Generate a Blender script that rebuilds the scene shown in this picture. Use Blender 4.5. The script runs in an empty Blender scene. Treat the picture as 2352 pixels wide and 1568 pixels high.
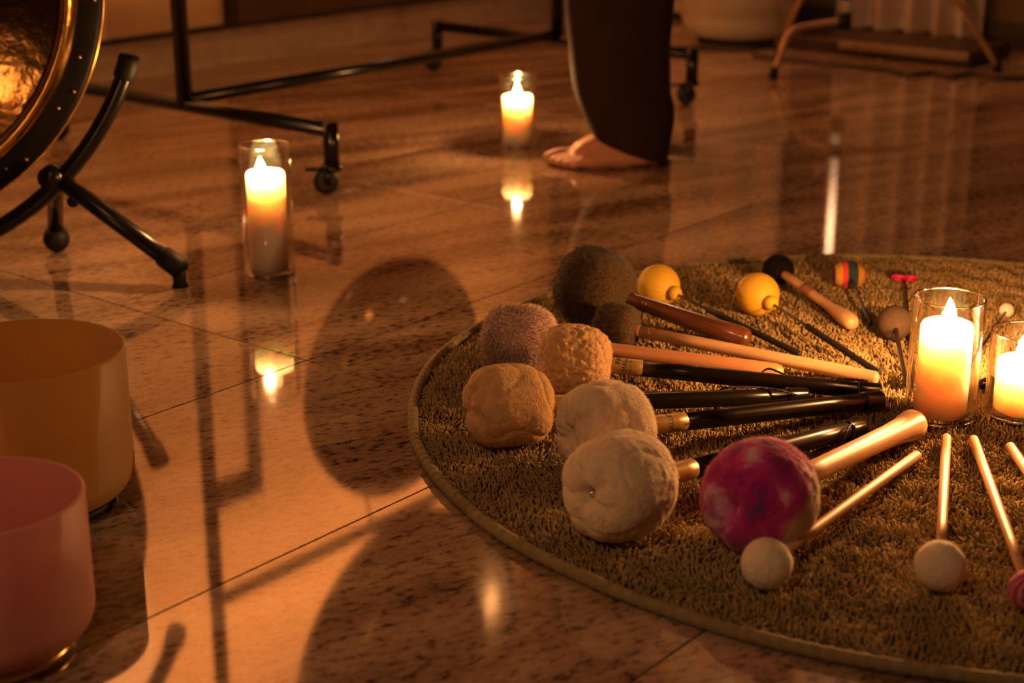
import bpy, math, random
import numpy as np
from mathutils import Vector, Matrix, noise

random.seed(7); np.random.seed(7)
S = bpy.context.scene
COL = S.collection
PI = math.pi

# ------------------------------------------------------------------ camera
cam_data = bpy.data.cameras.new('camera')
cam_data.sensor_width = 36.0
cam_data.lens = 56.63
cam_data.clip_start = 0.05
cam_data.dof.use_dof = True
cam_data.dof.focus_distance = 1.86
cam_data.dof.aperture_fstop = 4.5
cam = bpy.data.objects.new('camera', cam_data)
COL.objects.link(cam)
cam.location = (0, 0, 0.70)
cam.rotation_euler = (math.radians(90 - 18.458), 0, 0)
S.camera = cam

# ------------------------------------------------------------------ light set-up
S.view_settings.view_transform = 'Standard'
S.view_settings.look = 'None'
S.view_settings.gamma = 1.0
S.view_settings.exposure = 0.0
S.view_settings.use_curve_mapping = False
S.cycles.use_denoising = True
S.cycles.transparent_max_bounces = 24
S.cycles.max_bounces = 5
S.cycles.diffuse_bounces = 2
S.cycles.glossy_bounces = 3
S.cycles.sample_clamp_indirect = 40.0
S.cycles.adaptive_threshold = 0.08
S.cycles.caustics_reflective = False
S.cycles.caustics_refractive = False

W = bpy.data.worlds.new('world'); S.world = W
W.use_nodes = True
W.node_tree.nodes['Background'].inputs[0].default_value = (1.0, 0.62, 0.38, 1)
W.node_tree.nodes['Background'].inputs[1].default_value = 0.01

NV = Vector((0.7766, -0.6300, 0.0)).normalized()     # across the room (normal of the left wall)
TV = Vector((0.6300, 0.7766, 0.0)).normalized()      # along the left wall
def tn(t, n, z=0.0):
    return TV * t + NV * n + Vector((0, 0, z))
WALL_N, WALL_T = -3.577, 4.72
ROOM_N, ROOM_T, ROOM_H = 2.9, -2.6, 2.9

def lamp(name, kind, loc, power, color, size=0.1, size_y=None, target=None, parent=None, spot=None):
    d = bpy.data.lights.new(name, kind)
    d.energy = power; d.color = color
    if kind == 'AREA':
        d.shape = 'RECTANGLE' if size_y else 'SQUARE'
        d.size = size
        if size_y: d.size_y = size_y
    else:
        d.shadow_soft_size = size
    if spot:
        d.spot_size = math.radians(spot); d.spot_blend = 0.8
    o = bpy.data.objects.new(name, d); COL.objects.link(o)
    o.location = loc
    if target is not None:
        o.rotation_euler = (Vector(target) - Vector(loc)).to_track_quat('-Z', 'Y').to_euler()
    if parent: o.parent = parent
    return o

FLAME_COL = (1.0, 0.46, 0.155)
WARM = (1.0, 0.54, 0.27)
# unseen area light, added under the ceiling to brighten the left wall
wash = lamp('wall_fill_light', 'AREA', tn(2.6, -3.05, 2.82), 72.0, (1.0, 0.43, 0.15), 3.6, 0.25,
            target=tn(2.6, WALL_N, 1.70))
wash.data.spread = math.radians(31)
# unseen fill light, added behind and left of the camera
fill = lamp('front_fill_light', 'POINT', (-0.70, -0.05, 1.66), 27.0, WARM, 0.09)
# unseen point light, added to brighten the pale part of the left wall
side = lamp('side_fill_light', 'POINT', tn(1.55, -3.15, 0.75), 1.6, (1.0, 0.50, 0.20), 0.08)

# ------------------------------------------------------------------ materials
MATS = {}
def newmat(name):
    m = bpy.data.materials.new(name); m.use_nodes = True
    MATS[name] = m
    nt = m.node_tree
    return m, nt, nt.nodes, nt.links, nt.nodes['Principled BSDF']

def rgb(c): return (c[0], c[1], c[2], 1.0)

def simple(name, base, rough=0.5, metal=0.0, var=0.15, scale=30.0, bump=0.0, bscale=200.0, stretch=(1, 1, 1), spec=0.5, sheen=0.0, coat=0.0, obj_coords=True):
    m, nt, N, L, P = newmat(name)
    tc = N.new('ShaderNodeTexCoord'); mp = N.new('ShaderNodeMapping')
    mp.inputs['Scale'].default_value = stretch
    L.new(tc.outputs['Object'], mp.inputs['Vector'])
    nz = N.new('ShaderNodeTexNoise'); nz.inputs['Scale'].default_value = scale; nz.inputs['Detail'].default_value = 5
    L.new(mp.outputs[0], nz.inputs['Vector'])
    cr = N.new('ShaderNodeValToRGB')
    cr.color_ramp.elements[0].position = 0.3; cr.color_ramp.elements[1].position = 0.7
    cr.color_ramp.elements[0].color = rgb([max(0, c * (1 - var)) for c in base])
    cr.color_ramp.elements[1].color = rgb([min(1, c * (1 + var)) for c in base])
    L.new(nz.outputs['Fac'], cr.inputs[0]); L.new(cr.outputs[0], P.inputs['Base Color'])
    P.inputs['Roughness'].default_value = rough
    P.inputs['Metallic'].default_value = metal
    P.inputs['Specular IOR Level'].default_value = spec
    if sheen:
        P.inputs['Sheen Weight'].default_value = sheen; P.inputs['Sheen Roughness'].default_value = 0.6
    if coat:
        P.inputs['Coat Weight'].default_value = coat; P.inputs['Coat Roughness'].default_value = 0.12
    if bump:
        nb = N.new('ShaderNodeTexNoise'); nb.inputs['Scale'].default_value = bscale; nb.inputs['Detail'].default_value = 4
        L.new(mp.outputs[0], nb.inputs['Vector'])
        b = N.new('ShaderNodeBump'); b.inputs['Strength'].default_value = bump; b.inputs['Distance'].default_value = 0.002
        L.new(nb.outputs['Fac'], b.inputs['Height']); L.new(b.outputs[0], P.inputs['Normal'])
    return m

# polished streaked granite
def granite():
    m, nt, N, L, P = newmat('granite')
    geo = N.new('ShaderNodeNewGeometry'); oi = N.new('ShaderNodeObjectInfo')
    mul = N.new('ShaderNodeVectorMath'); mul.operation = 'SCALE'; mul.inputs[0].default_value = (3.1, 1.7, 0)
    L.new(oi.outputs['Random'], mul.inputs['Scale'])
    add = N.new('ShaderNodeVectorMath'); add.operation = 'ADD'
    L.new(geo.outputs['Position'], add.inputs[0]); L.new(mul.outputs[0], add.inputs[1])
    rot = N.new('ShaderNodeMapping'); rot.inputs['Rotation'].default_value = (0, 0, math.radians(-30))
    L.new(add.outputs[0], rot.inputs['Vector'])
    st = N.new('ShaderNodeMapping'); st.inputs['Scale'].default_value = (58, 112, 50)
    L.new(rot.outputs[0], st.inputs['Vector'])
    flk = N.new('ShaderNodeTexNoise'); flk.inputs['Scale'].default_value = 1.0; flk.inputs['Detail'].default_value = 5.0; flk.inputs['Roughness'].default_value = 0.66
    L.new(st.outputs[0], flk.inputs['Vector'])
    st2 = N.new('ShaderNodeMapping'); st2.inputs['Scale'].default_value = (1.4, 9.0, 5)
    L.new(rot.outputs[0], st2.inputs['Vector'])
    bnd = N.new('ShaderNodeTexNoise'); bnd.inputs['Scale'].default_value = 1.0; bnd.inputs['Detail'].default_value = 4
    L.new(st2.outputs[0], bnd.inputs['Vector'])
    # flecks: darker where noise is low, threshold modulated by the bands
    thr = N.new('ShaderNodeMath'); thr.operation = 'MULTIPLY_ADD'; thr.inputs[1].default_value = 0.32; 
    L.new(bnd.outputs['Fac'], thr.inputs[0]); L.new(flk.outputs['Fac'], thr.inputs[2])
    cr = N.new('ShaderNodeValToRGB')
    e = cr.color_ramp.elements
    e[0].position = 0.485; e[0].color = rgb((0.055, 0.032, 0.02))
    e[1].position = 0.74; e[1].color = rgb((0.52, 0.37, 0.255))
    x = e.new(0.56); x.color = rgb((0.20, 0.125, 0.08))
    x = e.new(0.62); x.color = rgb((0.40, 0.275, 0.185))
    L.new(thr.outputs[0], cr.inputs[0])
    cr2 = N.new('ShaderNodeValToRGB')
    cr2.color_ramp.elements[0].position = 0.36; cr2.color_ramp.elements[0].color = rgb((0.62, 0.55, 0.5))
    cr2.color_ramp.elements[1].position = 0.60; cr2.color_ramp.elements[1].color = rgb((1, 1, 1))
    L.new(bnd.outputs['Fac'], cr2.inputs[0])
    mx = N.new('ShaderNodeMix'); mx.data_type = 'RGBA'; mx.blend_type = 'MULTIPLY'; mx.inputs['Factor'].default_value = 1.0
    L.new(cr.outputs[0], mx.inputs['A']); L.new(cr2.outputs[0], mx.inputs['B'])
    L.new(mx.outputs['Result'], P.inputs['Base Color'])
    P.inputs['Roughness'].default_value = 0.045
    P.inputs['IOR'].default_value = 1.80
    P.inputs['Specular IOR Level'].default_value = 0.5
    nb = N.new('ShaderNodeTexNoise'); nb.inputs['Scale'].default_value = 1.0; nb.inputs['Detail'].default_value = 2
    st3 = N.new('ShaderNodeMapping'); st3.inputs['Scale'].default_value = (160, 400, 200)
    L.new(rot.outputs[0], st3.inputs['Vector']); L.new(st3.outputs[0], nb.inputs['Vector'])
    b = N.new('ShaderNodeBump'); b.inputs['Strength'].default_value = 0.012; b.inputs['Distance'].default_value = 0.0004
    L.new(nb.outputs['Fac'], b.inputs['Height']); L.new(b.outputs[0], P.inputs['Normal'])
    return m
M_GRANITE = granite()
M_GROUT = simple('grout', (0.05, 0.035, 0.025), 0.9)
M_WALL = simple('painted_wall', (0.58, 0.34, 0.16), 0.7, var=0.05, scale=6)
M_WALLPALE = simple('pale_wall', (0.64, 0.44, 0.28), 0.7, var=0.04, scale=6)
M_WALLR = simple('brown_wall', (0.14, 0.085, 0.05), 0.75, var=0.08, scale=5)
M_CEIL = simple('ceiling_paint', (0.2, 0.15, 0.11), 0.9, var=0.03)
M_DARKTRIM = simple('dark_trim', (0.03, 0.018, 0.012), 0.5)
M_DARKPANEL = simple('dark_panel', (0.09, 0.045, 0.022), 0.45, var=0.2, scale=8, stretch=(1,1,0.2))
M_DARKWALL = simple('dark_wall', (0.13, 0.09, 0.06), 0.8, var=0.05, scale=4)
M_BASEB = simple('stone_skirting', (0.42, 0.30, 0.2), 0.3, var=0.12, scale=25)
M_BLACKMETAL = simple('black_metal', (0.006, 0.005, 0.004), 0.25, metal=0.0, var=0.2, spec=0.35)
M_RUBBER = simple('black_rubber', (0.006, 0.005, 0.005), 0.55, spec=0.3)
M_CHROME = simple('chrome', (0.78, 0.76, 0.72), 0.16, metal=1.0, var=0.05)
M_SATIN = simple('satin_aluminium', (0.80, 0.76, 0.70), 0.17, metal=1.0, var=0.03)
M_BRONZE = simple('gong_bronze', (0.62, 0.36, 0.12), 0.22, metal=1.0, var=0.35, scale=14, bump=0.5, bscale=60)
M_BRONZEDK = simple('gong_patina', (0.10, 0.055, 0.02), 0.13, metal=1.0, var=0.4, scale=9, bump=0.42, bscale=34)
M_BRASSR = simple('worn_brass', (0.85, 0.60, 0.28), 0.34, metal=1.0, var=0.1, scale=10)
M_BLACKRIM = simple('gong_black_rim', (0.006, 0.004, 0.003), 0.5, var=0.3, bump=0.3, bscale=120, spec=0.2)
M_BRASS = simple('brass', (0.80, 0.52, 0.18), 0.25, metal=1.0, var=0.1)
M_FLEECE = simple('cream_fleece', (0.95, 0.73, 0.48), 0.95, var=0.10, scale=120, bump=0.7, bscale=520, spec=0.1, sheen=0.35)
M_FLEECETAN = simple('tan_fleece', (0.86, 0.53, 0.23), 0.95, var=0.12, scale=120, bump=0.8, bscale=420, spec=0.1, sheen=0.3)
M_PINKFUR = simple('dusty_pink_plush', (0.90, 0.56, 0.46), 0.9, var=0.30, scale=330, bump=0.6, bscale=400, spec=0.1, sheen=0.3)
M_BROWNFUR = simple('dark_brown_plush', (0.080, 0.044, 0.014), 0.9, var=0.45, scale=300, bump=0.6, bscale=350, spec=0.1, sheen=0.2)
M_BLACKFUR = simple('black_yarn', (0.012, 0.008, 0.006), 0.95, var=0.3, scale=150, bump=0.8, bscale=300, spec=0.1)
M_GREYFELT = simple('grey_brown_felt', (0.085, 0.055, 0.034), 0.95, var=0.1, scale=80, bump=0.4, bscale=400, spec=0.1)
M_FELT = simple('white_felt', (0.96, 0.80, 0.60), 0.95, var=0.06, scale=60, bump=0.5, bscale=260, spec=0.1, sheen=0.4)
M_YELLOW = simple('yellow_latex', (0.80, 0.47, 0.035), 0.55, var=0.06, scale=20, spec=0.4)
M_GOLDLABEL = simple('gold_label', (0.55, 0.36, 0.13), 0.35, metal=0.35, var=0.08, scale=40)
M_PRINT = simple('label_print', (0.012, 0.01, 0.008), 0.6)
M_SHAFT = simple('black_shaft', (0.010, 0.0055, 0.0035), 0.26, var=0.2, scale=15, stretch=(0.15, 1, 1), spec=0.35)
M_CAP = simple('black_cap', (0.010, 0.009, 0.008), 0.18, spec=0.6)
M_CORD = simple('black_cord', (0.018, 0.013, 0.010), 0.6, bump=0.8, bscale=900)
M_WOOD = simple('beech_wood', (0.64, 0.37, 0.185), 0.42, var=0.20, scale=190, stretch=(0.06, 1, 1), bump=0.08, bscale=300)
M_WOODRED = simple('reddish_wood', (0.52, 0.23, 0.095), 0.40, var=0.12, scale=60, stretch=(0.06, 1, 1))
M_ROSEWOOD = simple('rosewood', (0.115, 0.036, 0.016), 0.24, var=0.6, scale=160, stretch=(0.05, 1, 1), coat=0.6)
M_TAPE = simple('brown_tape', (0.36, 0.15, 0.06), 0.6)
M_ROD = simple('dark_rod', (0.018, 0.010, 0.007), 0.35)
M_GRIP = simple('foam_grip', (0.006, 0.005, 0.004), 0.7)
M_RED = simple('red_rubber', (0.60, 0.012, 0.10), 0.45)
M_BEAD = simple('white_bead', (0.8, 0.7, 0.58), 0.5)
M_SKIN = simple('skin', (0.47, 0.20, 0.125), 0.65, var=0.08, scale=40)
M_NAIL = simple('toenail', (0.62, 0.36, 0.27), 0.3)
M_TROUSERS = simple('brown_trouser_cloth', (0.022, 0.009, 0.0055), 0.9, var=0.15, scale=40, stretch=(1, 1, 0.3), bump=0.2, bscale=600, spec=0.2)
M_CURTAIN = simple('pale_curtain', (0.66, 0.55, 0.45), 0.85, var=0.06, scale=20)
M_LEG = simple('tan_metal', (0.55, 0.34, 0.20), 0.38, metal=0.25, var=0.08)
M_CABLE = simple('black_cable', (0.012, 0.010, 0.009), 0.5)
M_PLINTH = simple('dark_platform', (0.045, 0.02, 0.012), 0.4, var=0.2, scale=20)
M_PLINTHEDGE = simple('pale_edge', (0.30, 0.2, 0.12), 0.5)
M_WICK = simple('wick', (0.02, 0.015, 0.01), 0.9)
M_BIND = simple('olive_binding', (0.27, 0.205, 0.09), 0.85, var=0.15, scale=120, bump=0.3, bscale=700)
M_RUGBASE = simple('rug_backing', (0.10, 0.07, 0.03), 0.95)

def pile_mat():
    m, nt, N, L, P = newmat('olive_pile')
    tc = N.new('ShaderNodeTexCoord')
    a = N.new('ShaderNodeTexNoise'); a.inputs['Scale'].default_value = 7.0; a.inputs['Detail'].default_value = 5
    b = N.new('ShaderNodeTexNoise'); b.inputs['Scale'].default_value = 140.0; b.inputs['Detail'].default_value = 2
    L.new(tc.outputs['Object'], a.inputs['Vector']); L.new(tc.outputs['Object'], b.inputs['Vector'])
    cr = N.new('ShaderNodeValToRGB')
    cr.color_ramp.elements[0].position = 0.3; cr.color_ramp.elements[0].color = rgb((0.37, 0.255, 0.10))
    cr.color_ramp.elements[1].position = 0.7; cr.color_ramp.elements[1].color = rgb((0.59, 0.415, 0.185))
    cb = N.new('ShaderNodeValToRGB')
    cb.color_ramp.elements[0].position = 0.3; cb.color_ramp.elements[0].color = rgb((0.70, 0.70, 0.70))
    cb.color_ramp.elements[1].position = 0.7; cb.color_ramp.elements[1].color = rgb((1, 1, 1))
    L.new(a.outputs['Fac'], cr.inputs[0]); L.new(b.outputs['Fac'], cb.inputs[0])
    mx = N.new('ShaderNodeMix'); mx.data_type = 'RGBA'; mx.blend_type = 'MULTIPLY'; mx.inputs['Factor'].default_value = 1.0
    L.new(cr.outputs[0], mx.inputs['A']); L.new(cb.outputs[0], mx.inputs['B'])
    L.new(mx.outputs['Result'], P.inputs['Base Color'])
    P.inputs['Roughness'].default_value = 0.95; P.inputs['Specular IOR Level'].default_value = 0.1
    return m
M_PILE = pile_mat()

def glass_mat(name='thin_glass', tint=(0.97, 0.95, 0.92)):
    m, nt, N, L, P = newmat(name)
    out = N['Material Output']; N.remove(P)
    tr = N.new('ShaderNodeBsdfTransparent'); tr.inputs[0].default_value = rgb(tint)
    gl = N.new('ShaderNodeBsdfGlossy'); gl.inputs['Roughness'].default_value = 0.03; gl.inputs[0].default_value = rgb((1, 1, 1))
    lw = N.new('ShaderNodeLayerWeight'); lw.inputs[0].default_value = 0.5
    pw = N.new('ShaderNodeMath'); pw.operation = 'POWER'; pw.inputs[1].default_value = 3.5
    L.new(lw.outputs['Facing'], pw.inputs[0])
    fr = N.new('ShaderNodeMapRange'); fr.inputs[3].default_value = 0.05; fr.inputs[4].default_value = 0.95
    L.new(pw.outputs[0], fr.inputs[0])
    mx = N.new('ShaderNodeMixShader')
    L.new(fr.outputs[0], mx.inputs[0]); L.new(tr.outputs[0], mx.inputs[1]); L.new(gl.outputs[0], mx.inputs[2])
    L.new(mx.outputs[0], out.inputs[0])
    return m
M_GLASS = glass_mat()
M_GLASSEDGE = glass_mat('glass_edge', (0.80, 0.76, 0.70))
for nd in M_GLASSEDGE.node_tree.nodes:
    if nd.type == 'MAP_RANGE': nd.inputs[3].default_value = 0.35

def translucent_mat(name, base, tl=0.5, rough=0.4, gloss=0.05, tcol=None):
    m, nt, N, L, P = newmat(name)
    out = N['Material Output']; N.remove(P)
    d = N.new('ShaderNodeBsdfDiffuse'); d.inputs[0].default_value = rgb(base)
    t = N.new('ShaderNodeBsdfTranslucent'); t.inputs[0].default_value = rgb(tcol or base)
    nz = N.new('ShaderNodeTexNoise'); nz.inputs['Scale'].default_value = 18; tc = N.new('ShaderNodeTexCoord')
    L.new(tc.outputs['Object'], nz.inputs['Vector'])
    mr = N.new('ShaderNodeMapRange'); mr.inputs[3].default_value = tl - 0.04; mr.inputs[4].default_value = tl + 0.04
    L.new(nz.outputs['Fac'], mr.inputs[0])
    mx = N.new('ShaderNodeMixShader'); L.new(mr.outputs[0], mx.inputs[0])
    L.new(d.outputs[0], mx.inputs[1]); L.new(t.outputs[0], mx.inputs[2])
    g = N.new('ShaderNodeBsdfGlossy'); g.inputs['Roughness'].default_value = rough
    fr = N.new('ShaderNodeFresnel'); fr.inputs[0].default_value = 1.4
    sc = N.new('ShaderNodeMath'); sc.operation = 'MULTIPLY'; sc.inputs[1].default_value = gloss * 10
    L.new(fr.outputs[0], sc.inputs[0])
    m2 = N.new('ShaderNodeMixShader'); L.new(sc.outputs[0], m2.inputs[0])
    L.new(mx.outputs[0], m2.inputs[1]); L.new(g.outputs[0], m2.inputs[2])
    L.new(m2.outputs[0], out.inputs[0])
    return m
def wax_mat():
    m, nt, N, L, P = newmat('candle_wax')
    P.inputs['Base Color'].default_value = rgb((0.95, 0.79, 0.70))
    P.inputs['Subsurface Weight'].default_value = 1.0
    P.inputs['Subsurface Radius'].default_value = (1.0, 0.52, 0.42)
    P.inputs['Subsurface Scale'].default_value = 0.088
    P.inputs['Roughness'].default_value = 0.45
    return m
M_WAX = wax_mat()
M_BOWLY = translucent_mat('frosted_amber_quartz', (0.74, 0.45, 0.13), 0.42, 0.6, 0.015)
M_BOWLP = translucent_mat('frosted_pink_quartz', (0.86, 0.42, 0.36), 0.36, 0.6, 0.015, (0.80, 0.20, 0.13))
M_BOWLW = translucent_mat('frosted_white_quartz', (0.93, 0.88, 0.80), 0.35, 0.4, 0.03)

def flame_mat():
    m, nt, N, L, P = newmat('candle_flame')
    out = N['Material Output']; N.remove(P)
    em = N.new('ShaderNodeEmission'); em.inputs[0].default_value = rgb((1.0, 0.55, 0.18)); em.inputs[1].default_value = 28.0
    tr = N.new('ShaderNodeBsdfTransparent')
    ad = N.new('ShaderNodeAddShader'); L.new(em.outputs[0], ad.inputs[0]); L.new(tr.outputs[0], ad.inputs[1])
    L.new(ad.outputs[0], out.inputs[0])
    return m
M_FLAME = flame_mat()
def bulb_mat():
    m, nt, N, L, P = newmat('lit_bulb')
    P.inputs['Emission Color'].default_value = rgb((1, 0.72, 0.45)); P.inputs['Emission Strength'].default_value = 30.0
    return m
M_BULB = bulb_mat()

def tiedye_mat():
    m, nt, N, L, P = newmat('tie_dye_plush')
    tc = N.new('ShaderNodeTexCoord')
    nz = N.new('ShaderNodeTexNoise'); nz.inputs['Scale'].default_value = 26; nz.inputs['Detail'].default_value = 4; nz.inputs['Distortion'].default_value = 0.6
    L.new(tc.outputs['Object'], nz.inputs['Vector'])
    cr = N.new('ShaderNodeValToRGB'); e = cr.color_ramp.elements
    e[0].position = 0.30; e[0].color = rgb((0.10, 0.06, 0.26))
    e[1].position = 0.68; e[1].color = rgb((0.88, 0.70, 0.80))
    x = e.new(0.37); x.color = rgb((0.42, 0.02, 0.20))
    x = e.new(0.52); x.color = rgb((0.62, 0.05, 0.30))
    x = e.new(0.58); x.color = rgb((0.78, 0.24, 0.46))
    L.new(nz.outputs['Fac'], cr.inputs[0])
    # cream plush on the handle side (local +X) with a wavy edge
    dt = N.new('ShaderNodeVectorMath'); dt.operation = 'DOT_PRODUCT'; dt.inputs[1].default_value = (0.61, -0.79, -0.62)
    L.new(tc.outputs['Object'], dt.inputs[0])
    n2 = N.new('ShaderNodeTexNoise'); n2.inputs['Scale'].default_value = 38; L.new(tc.outputs['Object'], n2.inputs['Vector'])
    m3 = N.new('ShaderNodeMath'); m3.operation = 'MULTIPLY_ADD'; m3.inputs[1].default_value = 0.03
    L.new(n2.outputs['Fac'], m3.inputs[0]); L.new(dt.outputs['Value'], m3.inputs[2])
    mr = N.new('ShaderNodeMapRange'); mr.inputs[1].default_value = 0.036; mr.inputs[2].default_value = 0.050
    L.new(m3.outputs[0], mr.inputs[0])
    mx = N.new('ShaderNodeMix'); mx.data_type = 'RGBA'
    L.new(mr.outputs[0], mx.inputs['Factor']); L.new(cr.outputs[0], mx.inputs['A']); mx.inputs['B'].default_value = rgb((0.62, 0.44, 0.30))
    L.new(mx.outputs['Result'], P.inputs['Base Color'])
    P.inputs['Roughness'].default_value = 0.95; P.inputs['Specular IOR Level'].default_value = 0.1
    P.inputs['Sheen Weight'].default_value = 0.3
    return m
M_TIEDYE = tiedye_mat()

def stripe_mat():
    m, nt, N, L, P = newmat('striped_yarn')
    tc = N.new('ShaderNodeTexCoord'); sx = N.new('ShaderNodeSeparateXYZ'); L.new(tc.outputs['Object'], sx.inputs[0])
    mr = N.new('ShaderNodeMapRange'); mr.inputs[1].default_value = -0.027; mr.inputs[2].default_value = 0.027
    L.new(sx.outputs['Y'], mr.inputs[0])
    cr = N.new('ShaderNodeValToRGB'); cr.color_ramp.interpolation = 'CONSTANT'; e = cr.color_ramp.elements
    e[0].position = 0.0; e[0].color = rgb((0.10, 0.02, 0.08))
    e[1].position = 0.10; e[1].color = rgb((0.62, 0.30, 0.03))
    for p, c in ((0.28, (0.62, 0.05, 0.06)), (0.42, (0.015, 0.045, 0.05)), (0.70, (0.50, 0.22, 0.03)), (0.90, (0.40, 0.06, 0.03))):
        x = e.new(p); x.color = rgb(c)
    L.new(mr.outputs[0], cr.inputs[0]); L.new(cr.outputs[0], P.inputs['Base Color'])
    P.inputs['Roughness'].default_value = 0.9
    wv = N.new('ShaderNodeTexWave'); wv.bands_direction = 'Y'; wv.inputs['Scale'].default_value = 120; L.new(tc.outputs['Object'], wv.inputs['Vector'])
    b = N.new('ShaderNodeBump'); b.inputs['Strength'].default_value = 0.6; b.inputs['Distance'].default_value = 0.001
    L.new(wv.outputs['Fac'], b.inputs['Height']); L.new(b.outputs[0], P.inputs['Normal'])
    return m
M_STRIPE = stripe_mat()

def purpleyarn_mat():
    m, nt, N, L, P = newmat('purple_yarn')
    tc = N.new('ShaderNodeTexCoord')
    wv = N.new('ShaderNodeTexWave'); wv.inputs['Scale'].default_value = 55; wv.inputs['Distortion'].default_value = 5; L.new(tc.outputs['Object'], wv.inputs['Vector'])
    cr = N.new('ShaderNodeValToRGB')
    cr.color_ramp.elements[0].color = rgb((0.34, 0.04, 0.18)); cr.color_ramp.elements[1].color = rgb((0.62, 0.22, 0.22)); cr.color_ramp.elements[1].position = 0.9
    cr.color_ramp.elements[0].position = 0.5
    L.new(wv.outputs['Fac'], cr.inputs[0]); L.new(cr.outputs[0], P.inputs['Base Color']); P.inputs['Roughness'].default_value = 0.9
    return m
M_PURPLE = purpleyarn_mat()

# ------------------------------------------------------------------ mesh helpers
def link_mesh(name, verts, faces, mat, parent=None, smooth=True, mats=None):
    me = bpy.data.meshes.new(name)
    me.from_pydata([tuple(v) for v in verts], [], [tuple(f) for f in faces])
    me.update()
    if smooth:
        me.polygons.foreach_set('use_smooth', [True] * len(me.polygons))
    for m in (mats or [mat]): me.materials.append(m)
    o = bpy.data.objects.new(name, me); COL.objects.link(o)
    if parent: o.parent = parent
    return o

def merge(*parts):
    V, Fc = [], []
    for v, f in parts:
        b = len(V); V += [tuple(p) for p in v]; Fc += [tuple(i + b for i in q) for q in f]
    return V, Fc

def lathe(profile, seg=40, axis='X', closed_ends=True):
    """profile: list of (axial, radius)"""
    V, Fc = [], []
    rows = []
    for a, r in profile:
        if r < 1e-7:
            rows.append([len(V)]); V.append((a, 0, 0))
        else:
            rows.append(list(range(len(V), len(V) + seg)))
            for k in range(seg):
                t = 2 * PI * k / seg
                V.append((a, r * math.cos(t), r * math.sin(t)))
    for A, B in zip(rows[:-1], rows[1:]):
        for k in range(seg):
            k2 = (k + 1) % seg
            if len(A) == 1 and len(B) == 1: continue
            if len(A) == 1: Fc.append((A[0], B[k], B[k2]))
            elif len(B) == 1: Fc.append((A[k], B[0], A[k2]))
            else: Fc.append((A[k], B[k], B[k2], A[k2]))
    if closed_ends:
        if len(rows[0]) > 1: Fc.append(tuple(rows[0]))
        if len(rows[-1]) > 1: Fc.append(tuple(reversed(rows[-1])))
    if axis == 'Z': V = [(y, z, x) for x, y, z in V]
    if axis == 'Y': V = [(z, x, y) for x, y, z in V]
    return V, Fc

def smooth_path(pts, sub=6):
    pts = [Vector(p) for p in pts]
    P = [pts[0] * 2 - pts[1]] + pts + [pts[-1] * 2 - pts[-2]]
    out = []
    for i in range(1, len(P) - 2):
        for k in range(sub):
            t = k / sub
            a, b, c, d = P[i - 1], P[i], P[i + 1], P[i + 2]
            out.append(0.5 * ((2 * b) + (c - a) * t + (2 * a - 5 * b + 4 * c - d) * t * t + (3 * b - a - 3 * c + d) * t ** 3))
    out.append(pts[-1])
    return out

def tube(pts, r, seg=12, caps=True):
    pts = [Vector(p) for p in pts]
    n = len(pts)
    rs = r if isinstance(r, (list, tuple)) else [r] * n
    V, Fc = [], []
    prev = None
    for i, p in enumerate(pts):
        d = (pts[min(i + 1, n - 1)] - pts[max(i - 1, 0)]).normalized()
        if prev is None:
            up = Vector((0, 0, 1)) if abs(d.z) < 0.9 else Vector((1, 0, 0))
            u = d.cross(up).normalized()
        else:
            u = (prev - d * prev.dot(d)).normalized()
        prev = u
        w = d.cross(u)
        for k in range(seg):
            t = 2 * PI * k / seg
            V.append(p + (u * math.cos(t) + w * math.sin(t)) * rs[i])
    for i in range(n - 1):
        for k in range(seg):
            k2 = (k + 1) % seg
            Fc.append((i * seg + k, (i + 1) * seg + k, (i + 1) * seg + k2, i * seg + k2))
    if caps:
        Fc.append(tuple(range(seg))); Fc.append(tuple(reversed(range((n - 1) * seg, n * seg))))
    return V, Fc

def box(c, s, rz=0.0, bev=0.0):
    """box with optional chamfered vertical/top edges; c centre, s full size"""
    hx, hy, hz = s[0] / 2, s[1] / 2, s[2] / 2
    ca, sa = math.cos(rz), math.sin(rz)
    b = bev
    V = []
    if b <= 0:
        for z in (-hz, hz):
            for x, y in ((-hx, -hy), (hx, -hy), (hx, hy), (-hx, hy)):
                V.append((x, y, z))
        Fc = [(0, 3, 2, 1), (4, 5, 6, 7), (0, 1, 5, 4), (1, 2, 6, 5), (2, 3, 7, 6), (3, 0, 4, 7)]
    else:
        rings = [(-hz, b), (-hz + b, 0), (hz - b, 0), (hz, b)]
        for z, i in rings:
            X, Y = hx - i, hy - i
            for x, y in ((-X, -Y), (X, -Y), (X, Y), (-X, Y)): V.append((x, y, z))
        Fc = [(0, 3, 2, 1), (12, 13, 14, 15)]
        for r in range(3):
            for k in range(4):
                k2 = (k + 1) % 4
                Fc.append((r * 4 + k, r * 4 + k2, r * 4 + 4 + k2, r * 4 + 4 + k))
    V = [(c[0] + x * ca - y * sa, c[1] + x * sa + y * ca, c[2] + z) for x, y, z in V]
    return V, Fc

def shift(vf, off):
    return [(v[0] - off[0], v[1] - off[1], v[2] - off[2]) for v in vf[0]], vf[1]

def thing(name, label, cat, loc=(0, 0, 0), group=None, kind=None):
    o = bpy.data.objects.new(name, None); COL.objects.link(o)
    o.empty_display_size = 0.05
    o.location = loc
    o['label'] = label; o['category'] = cat
    if group: o['group'] = group
    if kind: o['kind'] = kind
    return o

def tag(o, label, cat, group=None, kind=None):
    o['label'] = label; o['category'] = cat
    if group: o['group'] = group
    if kind: o['kind'] = kind
    return o

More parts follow.
